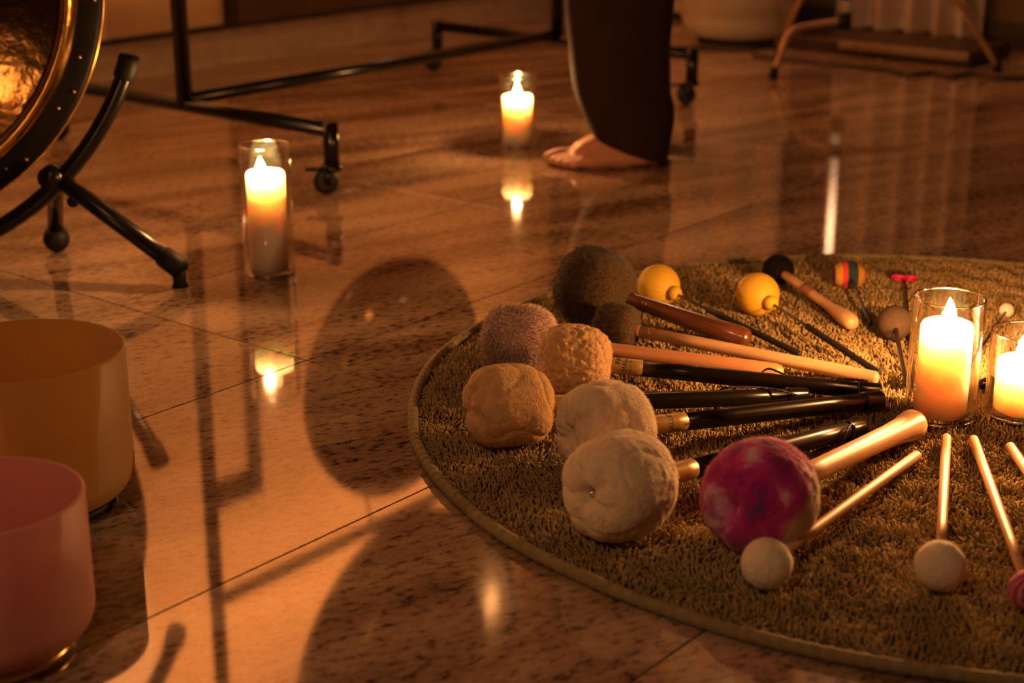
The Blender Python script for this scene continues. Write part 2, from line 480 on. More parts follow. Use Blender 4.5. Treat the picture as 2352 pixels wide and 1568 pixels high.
def part(name, vf, mat, parent, world=True, smooth=True, label=None):
    """mesh part; world=True: coordinates in world space, parent an unrotated Empty"""
    if world: vf = shift(vf, parent.location)
    o = link_mesh(name, vf[0], vf[1], mat, parent, smooth)
    if label: o['label'] = label
    return o

def autosmooth(o, ang=40):
    me = o.data
    try:
        me.set_sharp_from_angle(angle=math.radians(ang))
    except Exception:
        pass
    return o

def structure(o):
    o['kind'] = 'structure'
    return o

RZ = math.atan2(TV.y, TV.x)       # rotation of the room axes

# ------------------------------------------------------------------ room shell
fl_c = tn((ROOM_T + WALL_T) / 2, (ROOM_N + WALL_N) / 2)
floor = link_mesh('floor', *box((0, 0, -0.012), (WALL_T - ROOM_T + 0.2, ROOM_N - WALL_N + 0.2, 0.02)), M_GROUT, None, False)
floor.location = fl_c; floor.rotation_euler = (0, 0, RZ)
structure(floor); floor['label'] = 'polished streaked granite slab floor with thin dark joints'
# granite slabs: rows 0.404 wide across n, 0.81 long along t
TW, TL = 0.404, 0.81
n0, t0 = -1.0785, 1.395
tile_me = bpy.data.meshes.new('tile')
v, f = box((0, 0, -0.006), (TL - 0.0016, TW - 0.0016, 0.012), 0, 0.0006)
tile_me.from_pydata(v, [], f); tile_me.materials.append(M_GRANITE); tile_me.update()
inv = Matrix.Rotation(-RZ, 4, 'Z')
k0 = int(math.floor((WALL_N - n0) / TW)); k1 = int(math.ceil((ROOM_N - n0) / TW))
j0 = int(math.floor((ROOM_T - t0) / TL)); j1 = int(math.ceil((WALL_T - t0) / TL))
for k in range(k0, k1):
    for j in range(j0, j1):
        a, b = n0 + k * TW, n0 + (k + 1) * TW
        c, d = t0 + j * TL, t0 + (j + 1) * TL
        if b > ROOM_N + 0.45 or a < WALL_N - 0.45 or d > WALL_T + 0.85: continue
        p = tn((c + d) / 2, (a + b) / 2)
        o = bpy.data.objects.new('tile', tile_me); COL.objects.link(o)
        o.parent = floor
        q = inv @ (p - fl_c)
        o.location = (q.x, q.y, 0.0)

def wall_slab(name, a, b, h, mat, thick=0.1, outward=None):
    a, b = Vector(a), Vector(b)
    mid = (a + b) / 2 + outward * (thick / 2)
    L_ = (b - a).length
    rz = math.atan2((b - a).y, (b - a).x)
    o = link_mesh(name, *box((0, 0, h / 2), (L_, thick, h)), mat, None, False)
    o.location = (mid.x, mid.y, 0); o.rotation_euler = (0, 0, rz)
    structure(o); return o

wl = wall_slab('wall_left', tn(ROOM_T - .1, WALL_N), tn(WALL_T + .1, WALL_N), ROOM_H, M_WALL, 0.1, -NV)
wl['label'] = 'orange-lit plaster wall behind the gong rack'
wr = wall_slab('wall_right', tn(WALL_T, WALL_N), tn(WALL_T, ROOM_N), ROOM_H, M_WALLR, 0.1, TV)
wr['label'] = 'brown wall behind the pale curtains'
wall_slab('wall_back', tn(ROOM_T, WALL_N), tn(ROOM_T, ROOM_N), ROOM_H, M_DARKWALL, 0.1, -TV)
wall_slab('wall_front', tn(ROOM_T - .1, ROOM_N), tn(WALL_T + .1, ROOM_N), ROOM_H, M_DARKWALL, 0.1, NV)
ce = link_mesh('ceiling', *box((0, 0, ROOM_H + 0.05), (WALL_T - ROOM_T + 0.4, ROOM_N - WALL_N + 0.4, 0.1)), M_CEIL, None, False)
ce.location = fl_c; ce.rotation_euler = (0, 0, RZ); structure(ce)

def along_left(t1, t2, z1, z2, depth):
    c = tn((t1 + t2) / 2, WALL_N + depth / 2, (z1 + z2) / 2)
    return box(c, (t2 - t1, depth, z2 - z1), RZ)
bb = link_mesh('baseboard_left', *along_left(ROOM_T, WALL_T, 0, 0.088, 0.014), M_BASEB, None, False); structure(bb)
bb['label'] = 'polished stone skirting along the left wall'
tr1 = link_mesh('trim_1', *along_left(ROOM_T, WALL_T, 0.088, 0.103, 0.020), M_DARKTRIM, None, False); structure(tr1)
tr2 = link_mesh('trim_2', *along_left(3.100, 3.137, 0.103, 1.36, 0.022), M_DARKTRIM, None, False); structure(tr2)
tr2['label'] = 'dark upright strip on the orange wall'
tr3 = link_mesh('trim_3', *along_left(2.93, 3.100, 1.335, 1.36, 0.022), M_DARKTRIM, None, False); structure(tr3)
pale = link_mesh('trim_4', *along_left(ROOM_T, 2.68, 0.103, 2.6, 0.012), M_WALLPALE, None, False); structure(pale)
pale['label'] = 'pale panel of the left wall'
wain = link_mesh('trim_5', *along_left(3.137, WALL_T, 0.103, 0.50, 0.018), M_DARKPANEL, None, False); structure(wain)
wain['label'] = 'dark wooden lower wall panel'
cb = tn(WALL_T - 0.007, (WALL_N + ROOM_N) / 2, 0.04)
bb2 = link_mesh('baseboard_right', *box(cb, (0.014, ROOM_N - WALL_N, 0.08), RZ), M_DARKTRIM, None, False); structure(bb2)

# ------------------------------------------------------------------ rug
RUG_C, RUG_R = Vector((0.546, 1.836, 0)), 0.666
rug = thing('round_rug', 'round olive shag rug under the mallets and two candles', 'rug', RUG_C)
part('backing', lathe([(0.0, 0.0), (0.0, RUG_R - 0.004), (0.004, RUG_R - 0.002), (0.0045, 0.0)], 160, 'Z'), M_RUGBASE, rug, world=False)
# corded binding with stitched ridges
SEG = 1400; RING = 10
u = np.arange(SEG) * 2 * PI / SEG
V = []
for i in range(SEG):
    rr = 0.0068 * (1 + 0.07 * math.sin(i * 2 * PI / 5.0))
    wob = 0.0018 * noise.noise((math.cos(u[i]) * 6, math.sin(u[i]) * 6, 3.3))
    for k in range(RING):
        t = 2 * PI * k / RING
        R_ = RUG_R + wob + rr * math.cos(t)
        V.append((R_ * math.cos(u[i]), R_ * math.sin(u[i]), 0.0068 + rr * math.sin(t)))
Fc = [(i * RING + k, ((i + 1) % SEG) * RING + k, ((i + 1) % SEG) * RING + (k + 1) % RING, i * RING + (k + 1) % RING) for i in range(SEG) for k in range(RING)]
part('binding', (V, Fc), M_BIND, rug, world=False)
# pile: separate leaning tufts in one mesh
sp = 0.0042
gx, gy = [], []
ny = int(2 * RUG_R / (sp * 0.866)) + 2
for j in range(ny):
    yy = -RUG_R + j * sp * 0.866
    xs = np.arange(-RUG_R, RUG_R, sp) + (sp / 2 if j % 2 else 0)
    gx.append(xs); gy.append(np.full_like(xs, yy))
gx = np.concatenate(gx); gy = np.concatenate(gy)
gx += np.random.uniform(-0.0016, 0.0016, gx.size); gy += np.random.uniform(-0.0016, 0.0016, gy.size)
keep = (gx ** 2 + gy ** 2) < (RUG_R - 0.007) ** 2
gx, gy = gx[keep], gy[keep]
M = gx.size
# smooth random fields from a few sines
def field(seed, f):
    rs = np.random.RandomState(seed); s = np.zeros(M)
    for _ in range(7):
        a = rs.uniform(0, 2 * PI); fr = f * rs.uniform(0.5, 1.6); s += np.sin((gx * math.cos(a) + gy * math.sin(a)) * fr + rs.uniform(0, 6.28))
    return s / 3.0
lx = 0.0030 * field(1, 70) + np.random.normal(0, 0.0024, M) - 0.0012
ly = 0.0030 * field(2, 70) + np.random.normal(0, 0.0024, M) - 0.0008
hh = 0.0112 + 0.0030 * field(3, 130) + np.random.normal(0, 0.0018, M)
hh = np.clip(hh, 0.006, 0.017)
ed = RUG_R - np.sqrt(gx ** 2 + gy ** 2)
hh *= np.clip(0.55 + ed * 18, 0.55, 1.0)
ww = np.random.uniform(0.0012, 0.0022, M)
ph = np.random.uniform(0, PI, M)
verts = np.zeros((M, 9, 3), np.float32)
for k in range(4):
    a = ph + k * PI / 2
    verts[:, k, 0] = gx + ww * 0.75 * np.cos(a); verts[:, k, 1] = gy + ww * 0.75 * np.sin(a); verts[:, k, 2] = 0.002
    a2 = a + 0.7
    verts[:, 4 + k, 0] = gx + 0.75 * lx + ww * np.cos(a2); verts[:, 4 + k, 1] = gy + 0.75 * ly + ww * np.sin(a2); verts[:, 4 + k, 2] = hh * 0.80
verts[:, 8, 0] = gx + lx; verts[:, 8, 1] = gy + ly; verts[:, 8, 2] = hh
tri = []
for k in range(4):
    k2 = (k + 1) % 4
    tri += [(k, k2, 4 + k2), (k, 4 + k2, 4 + k), (4 + k, 4 + k2, 8)]
tri = np.array(tri)
faces = (np.arange(M)[:, None, None] * 9 + tri[None]).reshape(-1)
me = bpy.data.meshes.new('pile')
me.vertices.add(M * 9); me.vertices.foreach_set('co', verts.reshape(-1))
nf = M * 12
me.loops.add(nf * 3); me.loops.foreach_set('vertex_index', faces.astype(np.int32))
me.polygons.add(nf); me.polygons.foreach_set('loop_start', (np.arange(nf) * 3).astype(np.int32))
me.polygons.foreach_set('use_smooth', np.ones(nf, bool))
me.update(calc_edges=True); me.materials.append(M_PILE)
pile = bpy.data.objects.new('pile', me); COL.objects.link(pile); pile.parent = rug
pile['kind'] = 'stuff'
RUG_Z = 0.0125

# ------------------------------------------------------------------ candles
def candle_set(x, y, z0, rg, hg, rc, hc, flame_off, flame_h, power, inner, lab_c, lab_g):
    g = thing('glass_cylinder', lab_g, 'glass', (x, y, z0), 'glass candle cylinders')
    th = 0.0022
    prof = [(0.0, 0.0), (0.0, rg - 0.003), (0.003, rg), (hg - 0.001, rg), (hg, rg - th * 0.5), (hg - 0.001, rg - th), (0.006, rg - th), (0.004, rg - th - 0.003), (0.004, 0.0)]
    part('tube', lathe(prof, 72, 'Z'), M_GLASS, g, world=False)
    for zz, rr, tr_ in ((hg, rg - th * 0.5, 0.0014), (0.0022, rg - 0.0016, 0.0018)):
        pts = [(rr * math.cos(a), rr * math.sin(a), zz) for a in np.linspace(0, 2 * PI, 97)]
        part('glass_edge', tube(pts, tr_, 8, False), M_GLASSEDGE, g, world=False)
    c = thing('pillar_candle', lab_c, 'candle', (x, y, z0 + 0.0046), 'lit pillar candles')
    wl_ = rc * 0.72
    prof = [(0.0, 0.0), (0.0, rc - 0.003), (0.003, rc), (hc * 0.5, rc * 0.995), (hc - 0.006, rc), (hc - 0.0015, rc - 0.002), (hc, rc - 0.005),
            (hc - 0.002, wl_ + 0.002), (hc - 0.008, wl_ * 0.9), (hc - 0.011, wl_ * 0.6), (hc - 0.012, 0.0)]
    V, Fc = lathe(prof, 64, 'Z')
    V = [(a * (1 + 0.012 * noise.noise((a * 30, b * 30, x * 9))), b * (1 + 0.012 * noise.noise((a * 30, b * 30, 5 + x))), cc) for a, b, cc in V]
    part('wax', (V, Fc), M_WAX, c, world=False)
    fx, fy = flame_off
    zb = hc - 0.012
    part('wick', tube([(fx, fy, zb - 0.004), (fx, fy, zb + 0.006), (fx + 0.001, fy, zb + 0.011)], 0.0008, 8), M_WICK, c, world=False)
    fz = zb + 0.006
    prof = []
    for i in range(15):
        s = i / 14
        r = 0.0088 * (math.sin(PI * s ** 0.66) ** 0.75) * (1 - 0.2 * s) if 0 < i < 14 else 0.0
        prof.append((fz + s * flame_h, r))
    V, Fc = lathe(prof, 20, 'Z', False)
    V = [(a + fx + 0.0015 * math.sin((cc - fz) * 90), b + fy, cc) for a, b, cc in V]
    part('flame', (V, Fc), M_FLAME, c, world=False)
    lamp('flame_light', 'POINT', (fx, fy, fz + flame_h * 0.72), power * 1.5, FLAME_COL, 0.007, parent=c)
    return c

candle_set(-0.381, 2.442, 0.0, 0.0395, 0.203, 0.0302, 0.158, (-0.008, -0.004), 0.030, 4.2, 0.55,
           'tall lit cream candle in glass on bare floor beside the gong stand',
           'tall clear glass cylinder on bare floor beside the gong stand')
candle_set(0.012, 3.429, 0.0, 0.0405, 0.150, 0.0325, 0.106, (-0.002, -0.006), 0.034, 4.2, 0.55,
           'lit cream candle in glass beside the bare foot',
           'small clear glass cylinder standing beside the bare foot')
candle_set(0.507, 1.785, RUG_Z - 0.002, 0.0415, 0.147, 0.0305, 0.113, (0.001, 0.002), 0.036, 6.4, 0.75,
           'taller lit cream candle on the rug at the flared mallet end',
           'taller glass cylinder on the rug at the flared mallet end')
candle_set(0.606, 1.795, RUG_Z - 0.002, 0.0425, 0.102, 0.0325, 0.064, (-0.004, 0.006), 0.034, 5.4, 0.75,
           'shorter lit cream candle on the rug at the right frame edge',
           'shorter glass cylinder on the rug at the right frame edge')

candle_set(-0.84, 1.40, 0.0, 0.0400, 0.110, 0.0310, 0.070, (0.0, 0.0), 0.034, 1.6, 0.55,
           'lit cream candle left of the bowls, mirrored in the gong face',
           'glass cylinder left of the bowls, mirrored in the gong face')

# ------------------------------------------------------------------ mallets
def head_mesh(L_, R_, e=0.72, nu=90, nv=120, lump=0.0012, fine=0.0006, dimple=0.0, folds=0.0, seed=0, flat=0.0, cut=None):
    V, Fc = [], []
    rows = []
    for i in range(nu + 1):
        uu = PI * i / nu
        c, s = math.cos(uu), math.sin(uu)
        x = -L_ / 2 * math.copysign(abs(c) ** e, c)
        r = R_ * max(s, 0.0) ** e
        cnt = 1 if i in (0, nu) else nv
        rows.append(list(range(len(V), len(V) + cnt)))
        for k in range(cnt):
            t = 2 * PI * k / nv
            p = Vector((x, r * math.cos(t), r * math.sin(t)))
            d = p.normalized() if p.length > 1e-6 else Vector((-1, 0, 0))
            q = p * 1.0 + Vector((seed * 3.7, seed * 1.3, -seed * 2.1))
            h = lump * (noise.noise(q * 24) * 1.5 + 0.45 * noise.noise(q * 70))
            h += fine * (noise.noise(q * 165) + 0.35 * noise.noise(q * 300)) * (1.25 + 1.1 * noise.noise(q * 14))
            if folds:
                rr = r / R_
                env = math.exp(-((rr - 0.45) / 0.33) ** 2) if x < 0 else 0.25 * math.exp(-((rr - 0.55) / 0.3) ** 2)
                ang = t + 0.5 * noise.noise((t, rr * 2, seed))
                h -= folds * env * (0.5 + 0.5 * math.cos(5 * ang + seed)) ** 3
                h -= folds * 0.35 * (max(0, 0.10 - abs(noise.noise(q * 15))) / 0.10) ** 1.5
            p = p + d * h
            if dimple and x < 0:
                rr = r / R_
                p.x += dimple * math.exp(-(rr / 0.17) ** 2)
            if flat and p.z < -R_ * (1 - flat):
                p.z = -R_ * (1 - flat) - (-R_ * (1 - flat) - p.z) * 0.3
            V.append(p)
    for A, B in zip(rows[:-1], rows[1:]):
        for k in range(nv):
            k2 = (k + 1) % nv
            if len(A) == 1: Fc.append((A[0], B[k2], B[k]))
            elif len(B) == 1: Fc.append((A[k], A[k2], B[0]))
            else: Fc.append((A[k], A[k2], B[k2], B[k]))
    return V, Fc

def fur(o, count, length, radius=0.00012, seed=1, rough=0.3, comb=(0.35, 0.0, -0.25), two=False):
    """short plush strands grown from the head's own surface, joined into its mesh"""
    me = o.data
    rs = np.random.RandomState(seed + 11)
    nv = len(me.vertices); co = np.empty(nv * 3); me.vertices.foreach_get('co', co); co = co.reshape(-1, 3)
    no = np.empty(nv * 3); me.vertices.foreach_get('normal', no); no = no.reshape(-1, 3)
    me.calc_loop_triangles(); nt_ = len(me.loop_triangles)
    tri = np.empty(nt_ * 3, np.int32); me.loop_triangles.foreach_get('vertices', tri); tri = tri.reshape(-1, 3)
    A, B, C_ = co[tri[:, 0]], co[tri[:, 1]], co[tri[:, 2]]
    ar = np.linalg.norm(np.cross(B - A, C_ - A), axis=1)
    pick = rs.choice(nt_, count, p=ar / ar.sum())
    u = rs.rand(count, 1); w = rs.rand(count, 1); sw = (u + w) > 1; u = np.where(sw, 1 - u, u); w = np.where(sw, 1 - w, w)
    P = A[pick] * (1 - u - w) + B[pick] * u + C_[pick] * w
    Nn = no[tri[pick]].mean(axis=1); Nn /= np.linalg.norm(Nn, axis=1, keepdims=True)
    cen = co.mean(axis=0)
    Nn = np.where(((P - cen) * Nn).sum(axis=1, keepdims=True) < 0, -Nn, Nn)
    D = Nn + np.array(comb) + rs.normal(0, rough, (count, 3))
    fl_ = np.stack([np.sin(P[:, 1] * 150 + seed) + np.sin(P[:, 2] * 210), np.sin(P[:, 0] * 170 + 1) + np.sin(P[:, 2] * 130), np.sin(P[:, 0] * 140) + np.sin(P[:, 1] * 190 + 2)], 1)
    D += fl_ * 0.18
    D /= np.linalg.norm(D, axis=1, keepdims=True)
    Ln = length * rs.uniform(0.6, 1.1, (count, 1))
    T1 = np.cross(Nn, rs.normal(0, 1, (count, 3))); T1 /= np.linalg.norm(T1, axis=1, keepdims=True); T2 = np.cross(Nn, T1)
    base = P - Nn * 0.0003
    ring = [base + radius * (T1 * math.cos(k * 2.0944) + T2 * math.sin(k * 2.0944)) for k in range(3)]
    if two:
        midp = P + (Nn * 0.55 + D * 0.45) * Ln * 0.5
        ring2 = [midp + radius * 0.8 * (T1 * math.cos(k * 2.0944) + T2 * math.sin(k * 2.0944)) for k in range(3)]
        vv = np.stack(ring + ring2 + [midp + D * Ln * 0.55], 1); tp = 7
        fc = [(0, 1, 4), (0, 4, 3), (1, 2, 5), (1, 5, 4), (2, 0, 3), (2, 3, 5), (3, 4, 6), (4, 5, 6), (5, 3, 6)]
    else:
        vv = np.stack(ring + [P + D * Ln], 1); tp = 4
        fc = [(0, 1, 3), (1, 2, 3), (2, 0, 3)]
    fc = np.array(fc)
    # body faces
    nl = len(me.loops); lv = np.empty(nl, np.int32); me.loops.foreach_get('vertex_index', lv)
    np_ = len(me.polygons); ls = np.empty(np_, np.int32); me.polygons.foreach_get('loop_start', ls)
    fv = (np.arange(count)[:, None, None] * tp + fc[None]).reshape(-1) + nv
    new = bpy.data.meshes.new(me.name)
    new.vertices.add(nv + count * tp); new.vertices.foreach_set('co', np.concatenate([co, vv.reshape(-1, 3)]).reshape(-1))
    nf_ = count * len(fc)
    new.loops.add(nl + nf_ * 3); new.loops.foreach_set('vertex_index', np.concatenate([lv, fv]).astype(np.int32))
    new.polygons.add(np_ + nf_); new.polygons.foreach_set('loop_start', np.concatenate([ls, nl + np.arange(nf_) * 3]).astype(np.int32))
    new.polygons.foreach_set('use_smooth', np.ones(np_ + nf_, bool))
    new.update(calc_edges=True); new.materials.append(me.materials[0])
    o.data = new

GROUP = 'mallets fanned out on the rug'
class Mallet:
    def __init__(self, name, label, C, E, cat='mallet', group=GROUP):
        C, E = Vector(C), Vector(E)
        X = (E - C).normalized(); Y = Vector((0, 0, 1)).cross(X).normalized(); Z = X.cross(Y)
        self.len = (E - C).length
        mat = Matrix((X, Y, Z)).transposed().to_4x4(); mat.translation = C
        self.mw = mat; self.inv = mat.inverted()
        self.root = thing(name, label, cat, C, group)
        self.root.rotation_euler = mat.to_euler()
    def part(self, name, vf, mat, smooth=True, label=None, parent=None):
        o = link_mesh(name, vf[0], vf[1], mat, parent or self.root, smooth)
        if label: o['label'] = label
        return o
    def wpart(self, name, vf, mat):
        return self.part(name, ([self.inv @ Vector(v) for v in vf[0]], vf[1]), mat)

def text_wrap(m, name, s, size, r, x0, phi0, mat):
    cu = bpy.data.curves.new(name, 'FONT'); cu.body = s; cu.size = size; cu.offset = 0.0
    to = bpy.data.objects.new(name, cu); COL.objects.link(to)
    dg = bpy.context.evaluated_depsgraph_get(); dg.update()
    me = bpy.data.meshes.new_from_object(to.evaluated_get(dg))
    bpy.data.objects.remove(to)
    for v in me.vertices:
        tx, ty = v.co.x, v.co.y
        ph = phi0 - tx / r
        v.co = (x0 - ty, r * math.cos(ph), r * math.sin(ph))
    me.materials.clear(); me.materials.append(mat)
    o = bpy.data.objects.new(name, me); COL.objects.link(o); o.parent = m.root
    return o

def rod(x0, x1, r, endround=True, seg=24, n=4, r1=None):
    r1 = r1 or r
    prof = [(x0, 0.0), (x0, r)]
    for i in range(1, n): prof.append((x0 + (x1 - x0) * i / n, r + (r1 - r) * i / n))
    if endround:
        for a in (0, 25, 50, 70): prof.append((x1 - r1 * 0.7 + r1 * 0.7 * math.sin(math.radians(a)), r1 * math.cos(math.radians(a))))
        prof.append((x1, 0.0))
    else:
        prof += [(x1 - r1 * 0.12, r1), (x1, r1 * 0.88), (x1, 0.0)]
    return lathe(prof, seg)

def cord(m, pts, r=0.0015):
    """thin braided wrist cord; kept clear of the shaft it lies against"""
    P_ = [m.inv @ p for p in smooth_path(pts, 8)]
    out = []
    for p in P_:
        d = math.hypot(p.y, p.z)
        if d < m.rh * 1.12 + r and d > 1e-5:
            k = (m.rh * 1.12 + r) / d
            p = Vector((p.x, p.y * k, p.z * k))
        out.append(p)
    V, Fc = [], []
    for s_ in (0.0, PI):                     # two twisted strands
        q = []
        for i, p in enumerate(out):
            t = i * 1.1 + s_
            q.append(p + Vector((0.0, math.cos(t), math.sin(t))) * r * 0.35)
        a, b = tube(q, r * 0.72, 7)
        V, Fc = merge((V, Fc), (a, b))
    return m.part('cord', (V, Fc), M_CORD)

HZ = RUG_Z
# 1 cream fleece mallet with rivet
def gong_mallet(label, C, E, L_, R_, mat, rh, ferrule, seed, dimple, folds, furlen, cord_pts=None, e=0.66, lump=0.0020, fine=0.0004, ferrule_label=None, capl=0.026, nfur=9000):
    m = Mallet('gong_mallet', label, C, E)
    h = m.part('head', head_mesh(L_, R_, e, 190, 240, lump, fine, dimple, folds, seed, 0.06), mat)
    fur(h, nfur, furlen, 0.00016, seed, 0.5)
    xs = L_ * 0.40
    m.rh = rh
    m.part('label_band', rod(xs, ferrule, rh * 1.02, False, 32), M_GOLDLABEL, label=ferrule_label)
    m.part('shaft', rod(ferrule - 0.001, m.len - capl, rh, False, 32), M_SHAFT)
    xc = m.len - capl
    prof = [(xc - 0.003, 0.0), (xc - 0.003, rh * 1.10), (xc - 0.0015, rh * 1.16), (xc + 0.001, rh * 1.12), (m.len - 0.004, rh * 1.12), (m.len - 0.0012, rh * 1.02), (m.len, rh * 0.8), (m.len, 0.0)]
    m.part('end_cap', lathe(prof, 32), M_CAP)
    if cord_pts: cord(m, cord_pts)
    return m

m1 = gong_mallet('large cream fleece mallet head with a shiny rivet, nearest of the cream ones',
    (0.106, 1.456, 0.064), (0.399, 1.714, HZ + 0.012), 0.098, 0.053, M_FLEECE, 0.0108, 0.106, 1, 0.016, 0.004, 0.0026,
    [(0.3823, 1.6908, 0.0385), (0.3758, 1.6773, 0.037), (0.3697, 1.6713, 0.03), (0.3658, 1.6700, 0.02), (0.3583, 1.6634, 0.0175), (0.3420, 1.6420, 0.017), (0.3254, 1.6389, 0.0165), (0.3347, 1.6582, 0.0165), (0.3486, 1.6700, 0.0165), (0.3579, 1.6730, 0.0165)])
m1.part('rivet', lathe([(-0.0415, 0.0), (-0.0410, 0.0020), (-0.0390, 0.0036), (-0.033, 0.0040)], 20), M_CHROME, label='shiny metal rivet in the dimple')
m2 = gong_mallet('cream fleece mallet with puckered face, half hidden behind the riveted one',
    (0.100, 1.608, 0.063), (0.441, 1.804, HZ + 0.012), 0.096, 0.0525, M_FLEECE, 0.0104, 0.105, 2, 0.014, 0.0055, 0.0026)
m3 = gong_mallet('tan fleece mallet with gathered tip, leftmost head on the rug',
    (-0.004, 1.697, 0.058), (0.355, 1.820, HZ + 0.011), 0.100, 0.0465, M_FLEECETAN, 0.0100, 0.098, 3, 0.010, 0.0055, 0.0026,
    [(0.2443, 1.7822, 0.016), (0.2398, 1.7902, 0.024), (0.2493, 1.7876, 0.036), (0.2705, 1.7931, 0.04), (0.3023, 1.7991, 0.04), (0.3223, 1.7943, 0.039), (0.3370, 1.805, 0.030)])
m4 = gong_mallet('tan fleece mallet with black printing on its gold label band',
    (0.076, 1.853, 0.056), (0.447, 1.831, HZ + 0.011), 0.088, 0.0450, M_FLEECETAN, 0.0100, 0.084, 4, 0.0, 0.0015, 0.0030,
    [(0.3056, 1.8680, 0.022), (0.3075, 1.8707, 0.034), (0.316, 1.8715, 0.040), (0.3279, 1.8615, 0.039), (0.3418, 1.8500, 0.036), (0.3722, 1.8480, 0.036), (0.4007, 1.8440, 0.037), (0.4143, 1.8380, 0.037), (0.4300, 1.8330, 0.034)], lump=0.0018, fine=0.0012)
text_wrap(m4, 'lettering', 'PAISTE', 0.0095, 0.01045, 0.0560, math.radians(152), M_PRINT)
text_wrap(m4, 'lettering', 'MALLET', 0.0085, 0.01045, 0.0640, math.radians(196), M_PRINT)
text_wrap(m4, 'lettering', 'No 5 5 16', 0.0040, 0.01045, 0.0692, math.radians(205), M_PRINT)
text_wrap(m2, 'lettering', 'MALLET', 0.0085, 0.01080, 0.0830, math.radians(232), M_PRINT)
for q in range(4):
    text_wrap(m2, 'lettering', 'llllllllll', 0.0026, 0.01080, 0.0868 + q * 0.0034, math.radians(225), M_PRINT)
text_wrap(m2, 'lettering', '►', 0.0075, 0.01080, 0.1035, math.radians(180), M_PRINT)
for q in range(4):
    text_wrap(m1, 'lettering', 'llllllllll', 0.0026, 0.01120, 0.0880 + q * 0.0036, math.radians(215), M_PRINT)

# 5 dusty pink plush
m = Mallet('gong_mallet', 'dusty pink long-plush mallet with thick reddish wooden handle', (0.009, 1.963, 0.050), (0.341, 1.903, HZ + 0.010))
h = m.part('head', head_mesh(0.084, 0.0375, 0.62, 70, 100, 0.0016, 0.0005, 0, 0.001, 5, 0.05), M_PINKFUR)
fur(h, 11000, 0.0100, 0.00042, 5, 0.32, (0.55, 0.1, -0.55), True)
m.part('handle', lathe([(0.03, 0.0), (0.03, 0.0085), (0.10, 0.0092), (0.22, 0.0105), (0.29, 0.0118), (m.len - 0.012, 0.0118), (m.len - 0.004, 0.0098), (m.len - 0.001, 0.006), (m.len, 0.0)], 28), M_WOODRED)

# 6 big dark brown
m = Mallet('gong_mallet', 'largest dark brown plush ball mallet with glossy rosewood handle', (0.114, 2.133, 0.067), (0.317, 2.026, HZ + 0.012))
h = m.part('head', head_mesh(0.106, 0.0555, 0.86, 80, 110, 0.0016, 0.0006, 0, 0.001, 6, 0.05), M_BROWNFUR)
fur(h, 16000, 0.0045, 0.00030, 6, 0.4, (0.5, 0.1, -0.4))
m.part('handle', lathe([(0.035, 0.0), (0.035, 0.0098), (0.055, 0.0098), (0.10, 0.0112), (0.15, 0.0128), (0.19, 0.0145), (m.len - 0.016, 0.0148), (m.len - 0.013, 0.0138), (m.len - 0.010, 0.0145), (m.len - 0.004, 0.0118), (m.len, 0.0)], 30), M_ROSEWOOD)
for a, b in ((0.0745, 150), (0.0785, 140), (0.0785, 160), (0.0825, 150), (0.0795, 172), (0.084, 165), (0.088, 172)):
    text_wrap(m, 'emblem', '.', 0.0220, 0.0116, a, math.radians(b), M_BRASS)

# 7 small brown with long beech handle
m = Mallet('gong_mallet', 'small brown plush mallet with long pale beech handle', (0.138, 2.030, 0.043), (0.457, 1.887, HZ + 0.0085))
h = m.part('head', head_mesh(0.056, 0.0305, 0.60, 60, 90, 0.0014, 0.0006, 0, 0.0025, 7, 0.05), M_BROWNFUR)
fur(h, 8000, 0.0035, 0.00028, 7, 0.4)
m.part('tape', rod(0.020, 0.0345, 0.0083, False), M_TAPE)
m.part('handle', rod(0.0335, m.len, 0.0080, True, r1=0.0090), M_WOOD)
text_wrap(m, 'emblem', '●', 0.016, 0.00825, 0.058, math.radians(172), M_TAPE)

# 8, 9 yellow latex balls
def yellow(label, C, E, split):
    m = Mallet('friction_mallet', label, C, E, group='yellow ball friction mallets')
    R_ = 0.0307; V, Fc = [], []
    prof = []
    for i in range(30):
        a = PI * i / 32
        prof.append((-R_ * math.cos(a), R_ * math.sin(a)))
    prof += [(R_ * 0.985, 0.0085), (R_ * 1.01, 0.0095), (R_ * 1.12, 0.0108), (R_ * 1.25, 0.0104), (R_ * 1.38, 0.0075), (R_ * 1.42, 0.0045), (R_ * 1.42, 0.0)]
    prof[0] = (-R_, 0.0)
    V, Fc = lathe(prof, 90)
    out = []
    for x, y, z in V:
        t = math.atan2(z, y); r = math.hypot(y, z)
        w = max(0, x / R_) if x < R_ else 0.3
        k = 1 - 0.025 * w * (0.5 + 0.5 * math.cos(16 * t + 3 * noise.noise((t, 0, 1)))) ** 2
        out.append((x, y * k, z * k))
    m.part('ball', (out, Fc), M_YELLOW)
    m.part('rod', rod(R_ * 1.3, split + 0.01, 0.0019, False, 12), M_ROD)
    m.part('grip', rod(split, m.len, 0.0044, True, 16), M_GRIP)
    return m
yellow('yellow ball mallet touching the big dark brown ball', (0.211, 2.222, 0.043), (0.377, 1.987, HZ + 0.006), 0.105)
yellow('yellow ball mallet standing apart in front of the black ball', (0.347, 2.179, 0.043), (0.464, 1.914, HZ + 0.006), 0.125)

